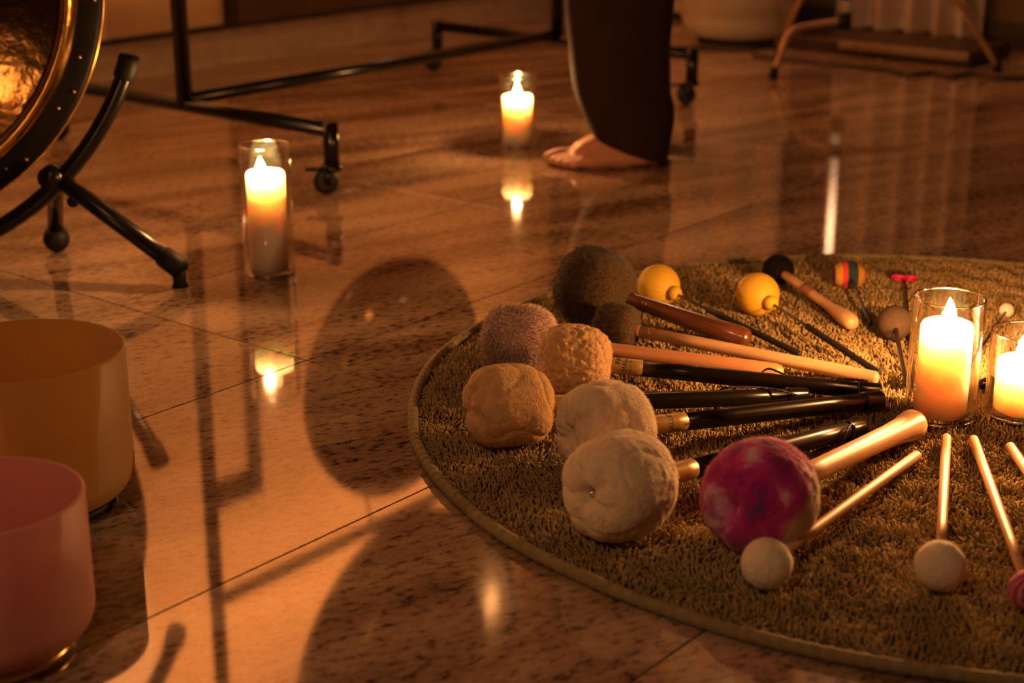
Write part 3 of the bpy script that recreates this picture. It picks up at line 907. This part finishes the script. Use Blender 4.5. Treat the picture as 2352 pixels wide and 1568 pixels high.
# 10 black fuzzy ball, wooden handle with bulb
m = Mallet('yarn_mallet', 'black fuzzy ball mallet with pale wooden bulb-ended handle', (0.400, 2.329, 0.036), (0.469, 2.101, HZ + 0.011))
h = m.part('head', head_mesh(0.044, 0.0216, 0.95, 40, 60, 0.001, 0.0008, 0, 0, 10), M_BLACKFUR)
fur(h, 5000, 0.0040, 0.0002, 10, 0.6)
m.part('handle', lathe([(0.010, 0.0), (0.012, 0.0065), (0.06, 0.0066), (0.10, 0.0066), (0.17, 0.0072), (0.195, 0.0100), (0.215, 0.0118), (m.len - 0.008, 0.0112), (m.len - 0.002, 0.0080), (m.len, 0.0)], 24), M_WOOD)
m.part('tape', rod(0.085, 0.118, 0.0071, False), M_TAPE)

# 11 striped
m = Mallet('yarn_mallet', 'barrel-shaped mallet striped in yellow, red and dark teal', (0.502, 2.308, 0.034), (0.497, 2.125, HZ + 0.004))
V, Fc = head_mesh(0.042, 0.0208, 0.9, 40, 60, 0.0002, 0.0001, 0, 0, 11)
m.part('head', ([(a, b * 1.26, c) for a, b, c in V], Fc), M_STRIPE)
m.part('rod', rod(0.012, m.len, 0.0026, True, 12), M_ROD)

# 12 stick with red loops
m = Mallet('loop_beater', 'thin dark stick ending in two red rubber loops', (0.588, 2.318, 0.021), (0.497, 1.872, HZ + 0.004))
m.part('stick', rod(0.002, m.len, 0.0032, True, 12), M_ROD)
for s, nm in ((1, 'loop'), (-1, 'loop')):
    pts = [(-0.003 + 0.006 * math.sin(a), s * 0.0085 + 0.0085 * math.cos(a), 0.0045 + 0.004 * math.sin(a)) for a in np.linspace(0, 2 * PI, 25)]
    m.part(nm, tube(pts, 0.0030, 10, False), M_RED)

# 13 grey-brown felt
m = Mallet('felt_mallet', 'grey-brown felt ball mallet beside the taller rug candle', (0.516, 2.069, 0.036), (0.489, 1.877, HZ + 0.004))
h = m.part('head', head_mesh(0.047, 0.0236, 0.97, 40, 60, 0.0004, 0.0002, 0, 0, 13), M_GREYFELT)
m.part('rod', rod(0.015, m.len, 0.0030, True, 12), M_ROD)

# 14 white bead
m = Mallet('bead_mallet', 'tiny white bead mallet behind the two rug candles', (0.697, 2.166, 0.0235), (0.556, 1.890, HZ + 0.004))
m.part('head', lathe([(-0.0104, 0)] + [(-0.0104 * math.cos(a), 0.0104 * math.sin(a)) for a in np.linspace(0.2, 2.9, 14)] + [(0.0104, 0.0)], 24), M_BEAD)
m.part('rod', rod(0.006, m.len, 0.0020, True, 10), M_ROD)

# 15 mallet lying behind the candles, its capped end shows between the glasses
m = Mallet('felt_mallet', 'black-capped mallet end showing between the two rug candles', (0.900, 2.120, 0.036), (0.578, 1.868, HZ + 0.007))
m.part('head', head_mesh(0.047, 0.0236, 0.97, 40, 60, 0.0004, 0.0002, 0, 0, 15), M_GREYFELT)
m.part('handle', rod(0.015, m.len - 0.02, 0.0060, False, 20), M_WOODRED)
m.part('end_cap', rod(m.len - 0.022, m.len, 0.0070, True, 20), M_CAP)

# 16 tie-dye
m = Mallet('gong_mallet', 'magenta tie-dyed plush mallet with flared pale wooden handle', (0.240, 1.432, 0.064), (0.463, 1.722, HZ + 0.014))
h = m.part('head', head_mesh(0.104, 0.0560, 0.82, 90, 120, 0.0016, 0.0008, 0.008, 0.0015, 16, 0.06), M_TIEDYE)
fur(h, 15000, 0.0030, 0.00013, 16, 0.4)
m.part('handle', lathe([(0.03, 0.0), (0.03, 0.0112), (0.12, 0.0115), (0.22, 0.0120), (0.29, 0.0128), (0.325, 0.0145), (m.len - 0.022, 0.0172), (m.len - 0.010, 0.0180), (m.len - 0.004, 0.0160), (m.len - 0.001, 0.010), (m.len, 0.0)], 32), M_WOOD)
text_wrap(m, 'lettering', 'olli', 0.0070, 0.0181, m.len - 0.012, math.radians(215), M_TAPE)

# 17-20 small stick mallets
def stick_mallet(label, C, E, R_, hm, furn, rs=0.0050, mat=M_WOOD):
    m = Mallet('felt_ball_mallet', label, C, E, group='small felt ball mallets at the rug front')
    h = m.part('head', head_mesh(R_ * 2, R_, 0.97, 48, 70, 0.0006, 0.0004, 0, 0, int(C[0] * 100)), hm)
    if furn: fur(h, furn, 0.0028, 0.00009, 3, 0.9)
    m.part('stick', rod(R_ * 0.6, m.len, rs, True, 20, r1=rs * 1.12), mat)
    return m
stick_mallet('white felt ball mallet in front of the tie-dyed head', (0.235, 1.345, 0.0352), (0.448, 1.648, HZ + 0.006), 0.0233, M_FELT, 5000)
stick_mallet('white felt ball mallet pointing straight at the taller rug candle', (0.394, 1.341, 0.0352), (0.493, 1.700, HZ + 0.006), 0.0232, M_FELT, 5000)
stick_mallet('purple yarn ball mallet cut off by the right frame edge', (0.464, 1.300, 0.031), (0.522, 1.695, HZ + 0.006), 0.0190, M_PURPLE, 0)
stick_mallet('bare stick end of the rightmost small mallet', (0.535, 1.290, 0.031), (0.557, 1.674, HZ + 0.006), 0.0190, M_PURPLE, 0)

# ------------------------------------------------------------------ crystal bowls
def bowl(name, label, x, y, r, h, mat, taper=0.0, wall=0.0035, corner=0.03, ring=True):
    b = thing(name, label, 'bowl', (x, y, 0))
    z0 = 0.012 if ring else 0.0
    rb = r - taper
    prof = [(z0, 0.0), (z0, rb - corner)]
    for a in range(10, 91, 10):
        s = math.radians(a); prof.append((z0 + corner * (1 - math.cos(s)), rb - corner + corner * math.sin(s)))
    prof += [(h * 0.6, rb + taper * 0.5), (h - 0.0015, r), (h, r - 0.0012), (h, r - wall + 0.0012), (h - 0.0015, r - wall), (h * 0.6, rb + taper * 0.5 - wall)]
    for a in range(90, -1, -10):
        s = math.radians(a); prof.append((z0 + wall + (corner - wall) * (1 - math.cos(s)), rb - corner + (corner - wall) * math.sin(s)))
    prof.append((z0 + wall, 0.0))
    part('bowl_body', lathe(prof, 110, 'Z'), mat, b, world=False)
    if ring:
        rr = rb - corner + 0.004
        pts = [(rr * math.cos(a), rr * math.sin(a), 0.0065) for a in np.linspace(0, 2 * PI, 65)]
        part('rubber_ring', tube(pts, 0.0062, 10, False), M_BRASS if name == 'crystal_bowl' and mat == M_BOWLP else M_RUBBER, b, world=False)
    return b
bowl('crystal_bowl', 'frosted amber crystal singing bowl behind the pink one', -0.502, 1.556, 0.105, 0.172, M_BOWLY)
bowl('crystal_bowl', 'frosted pink crystal singing bowl in the bottom left corner', -0.448, 1.245, 0.086, 0.148, M_BOWLP)
bowl('crystal_bowl', 'low white crystal bowl added outside the frame to shade the pink bowl', -0.560, 1.015, 0.110, 0.125, M_BOWLW)  # unseen bowl, added to throw shade on the pink one
bowl('crystal_bowl', 'large white frosted crystal bowl near the far curtain', 0.700, 5.080, 0.182, 0.30, M_BOWLW, 0.012, 0.006, 0.06)

# ------------------------------------------------------------------ gongs
def gong(name, label, loc, yaw, R_, hang_pts, rimw, mats, ff=0.66):
    """disc facing local -Y"""
    g = thing(name, label, 'gong', loc)
    g.rotation_euler = (0, 0, yaw)
    mf, mb, mr = mats
    prof = [(-0.012, 0.0)]
    for i in range(1, 14):
        s = i / 13; rr = s * R_ * ff
        prof.append((-0.012 + 0.005 * s * s, rr))
    V, Fc = lathe(prof, 120, 'Y', False)
    part('face', (V, Fc), mf, g, world=False)
    r0 = R_ * ff
    w = min(0.036, R_ - rimw - r0)
    prof = [(-0.007 - 0.013 * math.sin(PI * q / 10) * (1 - 0.3 * q / 10), r0 + w * q / 10) for q in range(10)]
    prof += [(-0.0055, r0 + w)]
    if w < R_ - rimw - r0 - 0.004: prof += [(-0.004, R_ - rimw - 0.02), (-0.001, R_ - rimw)]
    else: prof[-1] = (-0.001, R_ - rimw)
    part('shoulder', lathe(prof, 120, 'Y', False), mb, g, world=False)
    prof = [(-0.001, R_ - rimw), (0.000, R_ - 0.006), (0.004, R_ - 0.001), (0.012, R_), (0.040, R_ - 0.006), (0.040, R_ - 0.010), (0.012, R_ - 0.006), (0.006, R_ - 0.012), (0.006, 0.0)]
    part('rim', lathe(prof, 140, 'Y', False), mr, g, world=False)
    pts = [(R_ * 1.0005 * math.cos(a), 0.010 + 0.002 * math.sin(9 * a), R_ * 1.0005 * math.sin(a)) for a in np.linspace(0, 2 * PI, 181)]
    part('bare_edge', tube(pts, 0.0016, 8, False), M_BRASS, g, world=False)
    for k, (a, b) in enumerate(hang_pts):
        part('hanging_cord', tube([a, b], 0.0025, 8), M_CORD, g, world=False)
    return g

# big gong at the frame's left edge in a ring-shaped tube stand
GC = Vector((-1.018, 2.462, 0.455)); RC = Vector((-1.050, 2.462, 0.500)); RR = 0.497
dz = RC - GC
lg = gong('large_gong', 'large bronze gong with black rim at the left frame edge', GC, math.radians(6), 0.396,
     [((0.20, 0.02, 0.33), (0.27, 0.0, 0.455)), ((-0.20, 0.02, 0.33), (-0.30, 0.0, 0.44))], 0.037, (M_BRONZEDK, M_BRONZE, M_BLACKRIM), 0.835)
glint_dot = lathe([(-0.0022, 0.0), (-0.0020, 0.0014), (-0.0012, 0.0024), (0.0005, 0.0028)], 12, 'Y')  # small brass domes put in for the glints along the black rim
glint_dot_me = None
for i in range(40):
    a = 2 * PI * (i + 0.35 * math.sin(i * 2.3)) / 40; rr = 0.396 - (0.012 if i % 2 else 0.022)
    if glint_dot_me is None:
        o = link_mesh('glint_dot', glint_dot[0], glint_dot[1], M_BRASS, lg); glint_dot_me = o.data
    else:
        o = bpy.data.objects.new('glint_dot', glint_dot_me); COL.objects.link(o); o.parent = lg
    o.location = (rr * math.cos(a), -0.0008, rr * math.sin(a))
st = thing('gong_stand', 'black round tube stand holding the large gong', 'stand', (RC.x, RC.y, 0))
a1 = math.radians(-20.0); a2 = math.radians(17.0 - 360.0)
pts = [(RC.x + RR * math.cos(a), RC.y, RC.z + RR * math.sin(a)) for a in np.linspace(a1, a2, 90)]
part('ring_tube', tube(pts, 0.0135, 16), M_BLACKMETAL, st)
for a, sgn in ((a1, 1), (a2, -1)):
    c0 = Vector((RC.x + RR * math.cos(a), RC.y, RC.z + RR * math.sin(a)))
    d = Vector((-math.sin(a), 0, math.cos(a))) * sgn
    part('end_cap', tube([c0 - d * 0.030, c0 - d * 0.028, c0 + d * 0.002, c0 + d * 0.008, c0 + d * 0.011], [0.0150, 0.0172, 0.0172, 0.0145, 0.006], 18), M_RUBBER, st)
# two V feet brackets (right one in view, left one beyond the frame)
for sx in (1, -1):
    ap = Vector((-0.712, 2.462, 0.150)) if sx > 0 else Vector((-1.388, 2.462, 0.150))
    fa = Vector((-0.507, 2.362, 0.030)) if sx > 0 else Vector((-1.593, 2.362, 0.030))
    fb = Vector((-0.748, 2.562, 0.040)) if sx > 0 else Vector((-1.352, 2.562, 0.040))
    part('leg', tube([ap + Vector((-0.012 * sx, 0, 0.006)), ap, ap + (fa - ap) * 0.1, fa], 0.0135, 16), M_BLACKMETAL, st)
    part('leg', tube([ap + Vector((0, 0, 0.004)), ap + (fb - ap) * 0.2, fb], 0.0125, 16), M_BLACKMETAL, st)
    d = (fa - ap).normalized()
    part('rubber_foot', merge(tube([fa - d * 0.035, fa - d * 0.03, fa + d * 0.004, fa + d * 0.010], [0.0150, 0.0172, 0.0172, 0.010], 16),
                              tube([Vector((fa.x, fa.y, 0.026)), Vector((fa.x, fa.y, 0.008)), Vector((fa.x, fa.y, 0.0005))], [0.012, 0.010, 0.013], 14)), M_RUBBER, st)
    sp_ = lathe([(-0.022, 0.0), (-0.020, 0.010), (-0.012, 0.0185), (0.0, 0.022), (0.010, 0.0195), (0.020, 0.013)], 18, 'Z')
    part('rubber_foot', ([(x + fb.x, y + fb.y, z + 0.0225) for x, y, z in sp_[0]], sp_[1]), M_RUBBER, st)
    part('clamp', merge(tube([ap + Vector((0.03 * sx, -0.022, -0.036)), ap + Vector((0.03 * sx, 0.022, -0.036))], 0.0095, 12),
                        tube([ap + Vector((-0.004 * sx, -0.02, 0.0)), ap + Vector((-0.004 * sx, 0.02, 0.0))], 0.0185, 16)), M_BLACKMETAL, st)

# wheeled gong rack along the left wall
RN = -2.555
rk = thing('gong_rack', 'black tubular rack on casters with two hanging gongs', 'rack', tuple(tn(2.72, RN)))
ZB = 0.122
FT = 0.415
for t_ in (2.100, 3.335):
    part('foot_bar', tube([tn(t_, RN - FT, ZB), tn(t_, RN + FT, ZB)], 0.0140, 14), M_BLACKMETAL, rk)
    part('post', tube([tn(t_, RN, ZB - 0.005), tn(t_, RN, 1.93)], 0.0165, 16), M_BLACKMETAL, rk)
    for s in (-1, 1):
        b = tn(t_, RN + s * FT)
        cst = part('caster', merge(tube([b + Vector((0, 0, ZB + 0.014)), b + Vector((0, 0, 0.055))], 0.0150, 14),
                             tube([b + Vector((0, 0, 0.056)), b + Vector((0, 0, 0.046))], 0.019, 14),
                             box(b + Vector((-0.008, -0.012, 0.034)), (0.012, 0.003, 0.03)), box(b + Vector((-0.008, 0.012, 0.034)), (0.012, 0.003, 0.03)),
                             box(b + Vector((-0.030, 0, 0.047)), (0.04, 0.014, 0.006), 0)), M_BLACKMETAL, rk)
        wv = lathe([(-0.009, 0.0), (-0.009, 0.010), (-0.010, 0.021), (-0.006, 0.0235), (0.006, 0.0235), (0.010, 0.021), (0.009, 0.010), (0.009, 0.0)], 22, 'Y')
        wo = link_mesh('wheel', [(x + b.x - rk.location.x - 0.012, y + b.y - rk.location.y, z + 0.0238) for x, y, z in wv[0]], wv[1], M_RUBBER, cst)
part('lower_bar', tube([tn(2.100, RN, ZB + 0.012), tn(3.335, RN, ZB + 0.012)], 0.0140, 14), M_BLACKMETAL, rk)
part('middle_bar', tube([tn(2.100, RN, 0.995), tn(3.335, RN, 0.995)], 0.0150, 14), M_BLACKMETAL, rk)
part('top_bar', tube([tn(2.085, RN, 1.93), tn(3.35, RN, 1.93)], 0.0165, 14), M_BLACKMETAL, rk)
yw = math.atan2(NV.y, NV.x) + PI / 2
gong('hanging_gong', 'dark bronze gong hanging under the middle bar of the rack', tuple(tn(2.720, RN, 0.640)), yw, 0.300,
     [((0.12, 0.02, 0.265), (0.12, 0.0, 0.342)), ((-0.12, 0.02, 0.265), (-0.12, 0.0, 0.342))], 0.032, (M_BRONZEDK, M_BRONZEDK, M_BLACKRIM))
gong('hanging_gong', 'dark bronze gong hanging from the top bar of the rack', tuple(tn(2.760, RN, 1.440)), yw, 0.415,
     [((0.15, 0.02, 0.38), (0.15, 0.0, 0.485)), ((-0.15, 0.02, 0.38), (-0.15, 0.0, 0.485))], 0.035, (M_BRONZEDK, M_BRASSR, M_BLACKRIM), 0.56)

# ------------------------------------------------------------------ person
pe = thing('person', 'standing barefoot person in wide dark brown trousers', 'person', (0.22, 3.25, 0))
def foot_parts(anchor, dirv, left):
    X = Vector(dirv).normalized(); Y = Vector((-X.y, X.x, 0)); A = Vector(anchor)
    s = 1 if left else -1            # +Y is the foot's left (outer side for a left foot)
    def P(x, y, z): return A + X * x + Y * (y * s) + Vector((0, 0, z))
    out = []
    def cap(a, b, ra, rb):
        a, b = Vector(a), Vector(b); n = 7
        ps, rs = [], []
        d = (b - a)
        L_ = d.length; dn = d / L_
        for q in (-90, -60, -30): 
            qa = math.radians(q); ps.append(a + dn * ra * math.sin(qa)); rs.append(max(ra * math.cos(qa), 0.0006))
        for i in range(n): ps.append(a + d * (i / (n - 1))); rs.append(ra + (rb - ra) * i / (n - 1))
        for q in (30, 60, 90):
            qa = math.radians(q); ps.append(b + dn * rb * math.sin(qa)); rs.append(max(rb * math.cos(qa), 0.0006))
        out.append(tube(ps, rs, 14))
    cap(P(-0.030, 0, 0.034), P(0.02, 0, 0.034), 0.032, 0.033)              # heel
    cap(P(-0.010, 0, 0.30), P(-0.010, 0, 0.095), 0.044, 0.033)              # shank
    cap(P(-0.010, 0, 0.095), P(-0.018, 0, 0.040), 0.033, 0.032)             # ankle to heel
    cap(P(0.000, -0.004, 0.078), P(0.120, -0.016, 0.030), 0.034, 0.020)     # instep, inner
    cap(P(0.000, 0.006, 0.060), P(0.105, 0.022, 0.022), 0.032, 0.017)       # instep, outer
    cap(P(0.00, 0.014, 0.026), P(0.11, 0.030, 0.018), 0.025, 0.016)         # outer edge
    cap(P(0.118, -0.026, 0.022), P(0.118, 0.030, 0.017), 0.020, 0.015)      # ball
    cap(P(0.015, 0.002, 0.068), P(0.118, 0.004, 0.027), 0.035, 0.022)      # instep, middle
    toes = [(-0.030, 0.190, 0.0135, 0.012), (-0.010, 0.184, 0.0098, 0.0088), (0.006, 0.174, 0.0092, 0.0082), (0.021, 0.162, 0.0088, 0.0078), (0.034, 0.149, 0.0085, 0.0075)]
    for y, x, r1, r2 in toes:
        cap(P(x - 0.062, y * 0.8, 0.021), P(x - 0.026, y, r1 + 0.007), r1, r1 * 0.95)
        cap(P(x - 0.026, y, r1 + 0.007), P(x - 0.004, y * 1.02, r2 + 0.001), r1 * 0.95, r2)
    cap(P(-0.010, 0, 0.30), P(-0.004, 0, 0.50), 0.044, 0.055)
    cap(P(-0.004, 0, 0.50), P(0.0, 0, 0.92), 0.056, 0.080)
    return out
parts_ = foot_parts((0.262, 3.240, 0.0), (-0.992, -0.125, 0), True) + foot_parts((0.275, 3.435, 0.0), (-0.25, 0.97, 0), False)
parts_.append(tube([(0.268, 3.22, 0.92), (0.270, 3.33, 0.95), (0.275, 3.45, 0.92)], [0.09, 0.115, 0.09], 16))
V, Fc = merge(*parts_)
body = part('body', (V, Fc), M_SKIN, pe)
rm = body.modifiers.new('continuous', 'REMESH'); rm.mode = 'VOXEL'; rm.voxel_size = 0.0036; rm.use_smooth_shade = True
sm = body.modifiers.new('relax', 'SMOOTH'); sm.factor = 0.5; sm.iterations = 9

def trouser_leg(rings, nseg=72, seed=0):
    V, Fc = [], []
    for ri, (zf, zb, xl, xr, cy, dep) in enumerate(rings):
        cx, a = (xl + xr) / 2, (xr - xl) / 2
        for k in range(nseg):
            t = 2 * PI * k / nseg
            c, s = math.cos(t), math.sin(t)
            # z runs from zb at the right (heel) to zf at the left (toe side)
            w = 0.5 - 0.5 * c
            z = zb + (zf - zb) * w
            fold = 1 + 0.05 * noise.noise((c * 1.6 + seed, s * 1.6, z * 3)) + 0.035 * math.sin(5 * t + 9 * z + seed) * min(1, 0.4 + z)
            V.append((cx + a * (abs(c) ** 0.9) * math.copysign(1, c), cy + dep * (abs(s) ** 0.85) * math.copysign(1, s) * fold, z))
    n = len(rings)
    for i in range(n - 1):
        for k in range(nseg):
            k2 = (k + 1) % nseg
            Fc.append((i * nseg + k, i * nseg + k2, (i + 1) * nseg + k2, (i + 1) * nseg + k))
    return V, Fc
R1 = [(0.060, 0.004, 0.165, 0.318, 3.245, 0.080), (0.068, 0.010, 0.160, 0.318, 3.245, 0.084), (0.082, 0.045, 0.154, 0.322, 3.245, 0.086),
      (0.105, 0.085, 0.142, 0.329, 3.245, 0.088), (0.128, 0.118, 0.132, 0.331, 3.245, 0.090), (0.155, 0.150, 0.123, 0.319, 3.245, 0.092), (0.180, 0.178, 0.118, 0.311, 3.245, 0.094),
      (0.25, 0.25, 0.112, 0.3155, 3.245, 0.098), (0.29, 0.29, 0.107, 0.3194, 3.245, 0.10), (0.34, 0.34, 0.103, 0.322, 3.245, 0.10), (0.5, 0.5, 0.10, 0.335, 3.245, 0.102),
      (0.7, 0.7, 0.10, 0.36, 3.25, 0.105), (0.9, 0.9, 0.10, 0.40, 3.27, 0.115), (1.02, 1.02, 0.11, 0.41, 3.30, 0.13)]
R2 = [(0.030, 0.030, 0.190, 0.345, 3.435, 0.085), (0.06, 0.06, 0.185, 0.342, 3.435, 0.086), (0.12, 0.12, 0.180, 0.338, 3.435, 0.088), (0.25, 0.25, 0.172, 0.333, 3.435, 0.09),
      (0.5, 0.5, 0.160, 0.34, 3.43, 0.095), (0.9, 0.9, 0.13, 0.40, 3.41, 0.115), (1.02, 1.02, 0.12, 0.41, 3.38, 0.13)]
tro = part('trousers', merge(trouser_leg(R1, seed=1), trouser_leg(R2, seed=4)), M_TROUSERS, pe)
so = tro.modifiers.new('cloth', 'SOLIDIFY'); so.thickness = 0.002; so.offset = -1
sb = tro.modifiers.new('soft', 'SUBSURF'); sb.levels = 1; sb.render_levels = 1

# ------------------------------------------------------------------ background right: curtains, stand, platform, cables
def curtain(label, na, nb, z0, z1, t_, folds, seed, amp=0.03):
    n = 140; V, Fc = [], []
    for lay in (0, 1):
        for i in range(n + 1):
            s = i / n
            w = amp * (math.sin(s * folds * 2 * PI + 1.3 * math.sin(s * 5 + seed)) + 0.4 * noise.noise((s * folds * 1.3, seed, 0)))
            for z in (z0, z0 + 0.25, z1):
                p = tn(t_ + w * (1.0 if z < z1 else 0.8) + lay * 0.003, na + (nb - na) * s, z + (0.006 * math.sin(s * 31) if z == z0 else 0))
                V.append(p)
    m_ = (n + 1) * 3
    for lay in (0, 1):
        for i in range(n):
            for k in range(2):
                a = lay * m_ + i * 3 + k
                q = (a, a + 1, a + 4, a + 3)
                Fc.append(q if lay == 0 else q[::-1])
    o = link_mesh('curtain', V, Fc, M_CURTAIN)
    tag(o, label, 'curtain', 'pale curtains on the far wall'); return o
curtain('wide pale curtain behind the white crystal bowl', -3.46, -2.62, 0.02, 2.5, 4.655, 5, 1.0, 0.022)
curtain('narrow pale pleated curtain behind the chrome stand', -2.47, -1.98, 0.03, 2.5, 4.655, 5.2, 2.0, 0.030)

pl = thing('low_platform', 'low dark wooden platform under the narrow curtain', 'platform', tuple(tn(4.43, -2.2)))
part('deck', box(tn(4.45, -2.140, 0.020), (0.28, 0.58, 0.040), RZ, 0.004), M_PLINTH, pl, smooth=False)
part('edge_strip', box(tn(4.300, -2.05, 0.030), (0.018, 0.40, 0.022), RZ, 0.003), M_PLINTHEDGE, pl, smooth=False)

sd = thing('percussion_stand', 'chrome pole stand with bent tubular legs before the curtain', 'stand', (0.905, 4.42, 0))
part('pole', box((0.900, 4.42, 0.70), (0.021, 0.021, 1.10), math.atan2(-0.963, -0.27) + PI / 2, 0.0012), M_SATIN, sd, smooth=False)
part('hub', merge(tube([(0.900, 4.42, 0.120), (0.900, 4.42, 0.165)], 0.019, 16), box((0.900, 4.405, 0.143), (0.03, 0.02, 0.03), 0, 0.003)), M_RUBBER, sd)
part('hub', tube([(0.900, 4.42, 0.198), (0.900, 4.42, 0.235)], 0.018, 16), M_RUBBER, sd)
fa = [(0.900, 4.42, 0.143), (0.80, 4.405, 0.130), (0.762, 4.39, 0.122), (0.738, 4.37, 0.098), (0.704, 4.335, 0.014)]
part('leg', tube(smooth_path(fa, 6), 0.0085, 12), M_LEG, sd)
fa = [(0.900, 4.42, 0.213), (1.10, 4.43, 0.216), (1.180, 4.43, 0.208), (1.215, 4.432, 0.180), (1.335, 4.44, 0.014)]
part('leg', tube(smooth_path(fa, 6), 0.0085, 12), M_LEG, sd)
fa = [(0.900, 4.42, 0.213), (0.860, 4.52, 0.214), (0.820, 4.62, 0.185), (0.775, 4.70, 0.014)]
part('leg', tube(smooth_path(fa, 6), 0.0085, 12), M_LEG, sd)
for p in ((0.704, 4.335), (1.335, 4.44), (0.775, 4.70)):
    part('rubber_foot', tube([(p[0], p[1], 0.030), (p[0], p[1], 0.001)], [0.0105, 0.0125], 12), M_RUBBER, sd)
part('wing_knob', merge(tube([(0.86, 4.41, 0.262), (0.90, 4.42, 0.262)], 0.005, 10), box((0.855, 4.41, 0.265), (0.012, 0.008, 0.036), 0.3, 0.002)), M_CHROME, sd)

def cable(label, pts):
    V, Fc = tube(smooth_path(pts, 8), 0.0050, 10)
    o = link_mesh('cable', V, Fc, M_CABLE); tag(o, label, 'cable', 'black cables on the far floor'); return o
cable('black cable lying just in front of the white crystal bowl', [(0.4837, 4.86, 0.0055), (0.5864, 4.885, 0.0055), (0.6507, 4.855, 0.0055), (0.7022, 4.84, 0.0055), (0.7783, 4.87, 0.0055), (0.8502, 4.93, 0.0055), (0.93, 5.0, 0.0055)])
cable('black cable winding along the low platform', [(0.70, 4.72, 0.0055), (0.8715, 4.56, 0.0055), (0.9657, 4.50, 0.0055), (1.0275, 4.4569, 0.0055), (1.0772, 4.3664, 0.0055), (1.1461, 4.3945, 0.0055), (1.1791, 4.3292, 0.0055), (1.2458, 4.3788, 0.0055), (1.3074, 4.3055, 0.0055), (1.4424, 4.2911, 0.0055)])

# pendant bulb whose reflection shows in the floor
pb = thing('pendant_lamp', 'small lit bulb hanging on a cord from the ceiling', 'lamp', (0.769, 4.72, 1.93))
part('cord', tube([(0, 0, 0.06), (0, 0, ROOM_H - 1.93)], 0.003, 8), M_CABLE, pb, world=False)
part('socket', tube([(0, 0, 0.028), (0, 0, 0.07)], [0.016, 0.014], 16), M_BLACKMETAL, pb, world=False)
part('bulb', lathe([(-0.018, 0.0)] + [(-0.018 * math.cos(a), 0.018 * math.sin(a)) for a in np.linspace(0.2, 2.5, 14)] + [(0.024, 0.012)], 24, 'Z'), M_BULB, pb, world=False)
lamp('bulb_light', 'POINT', (0, 0, -0.05), 12.0, WARM, 0.02, parent=pb)
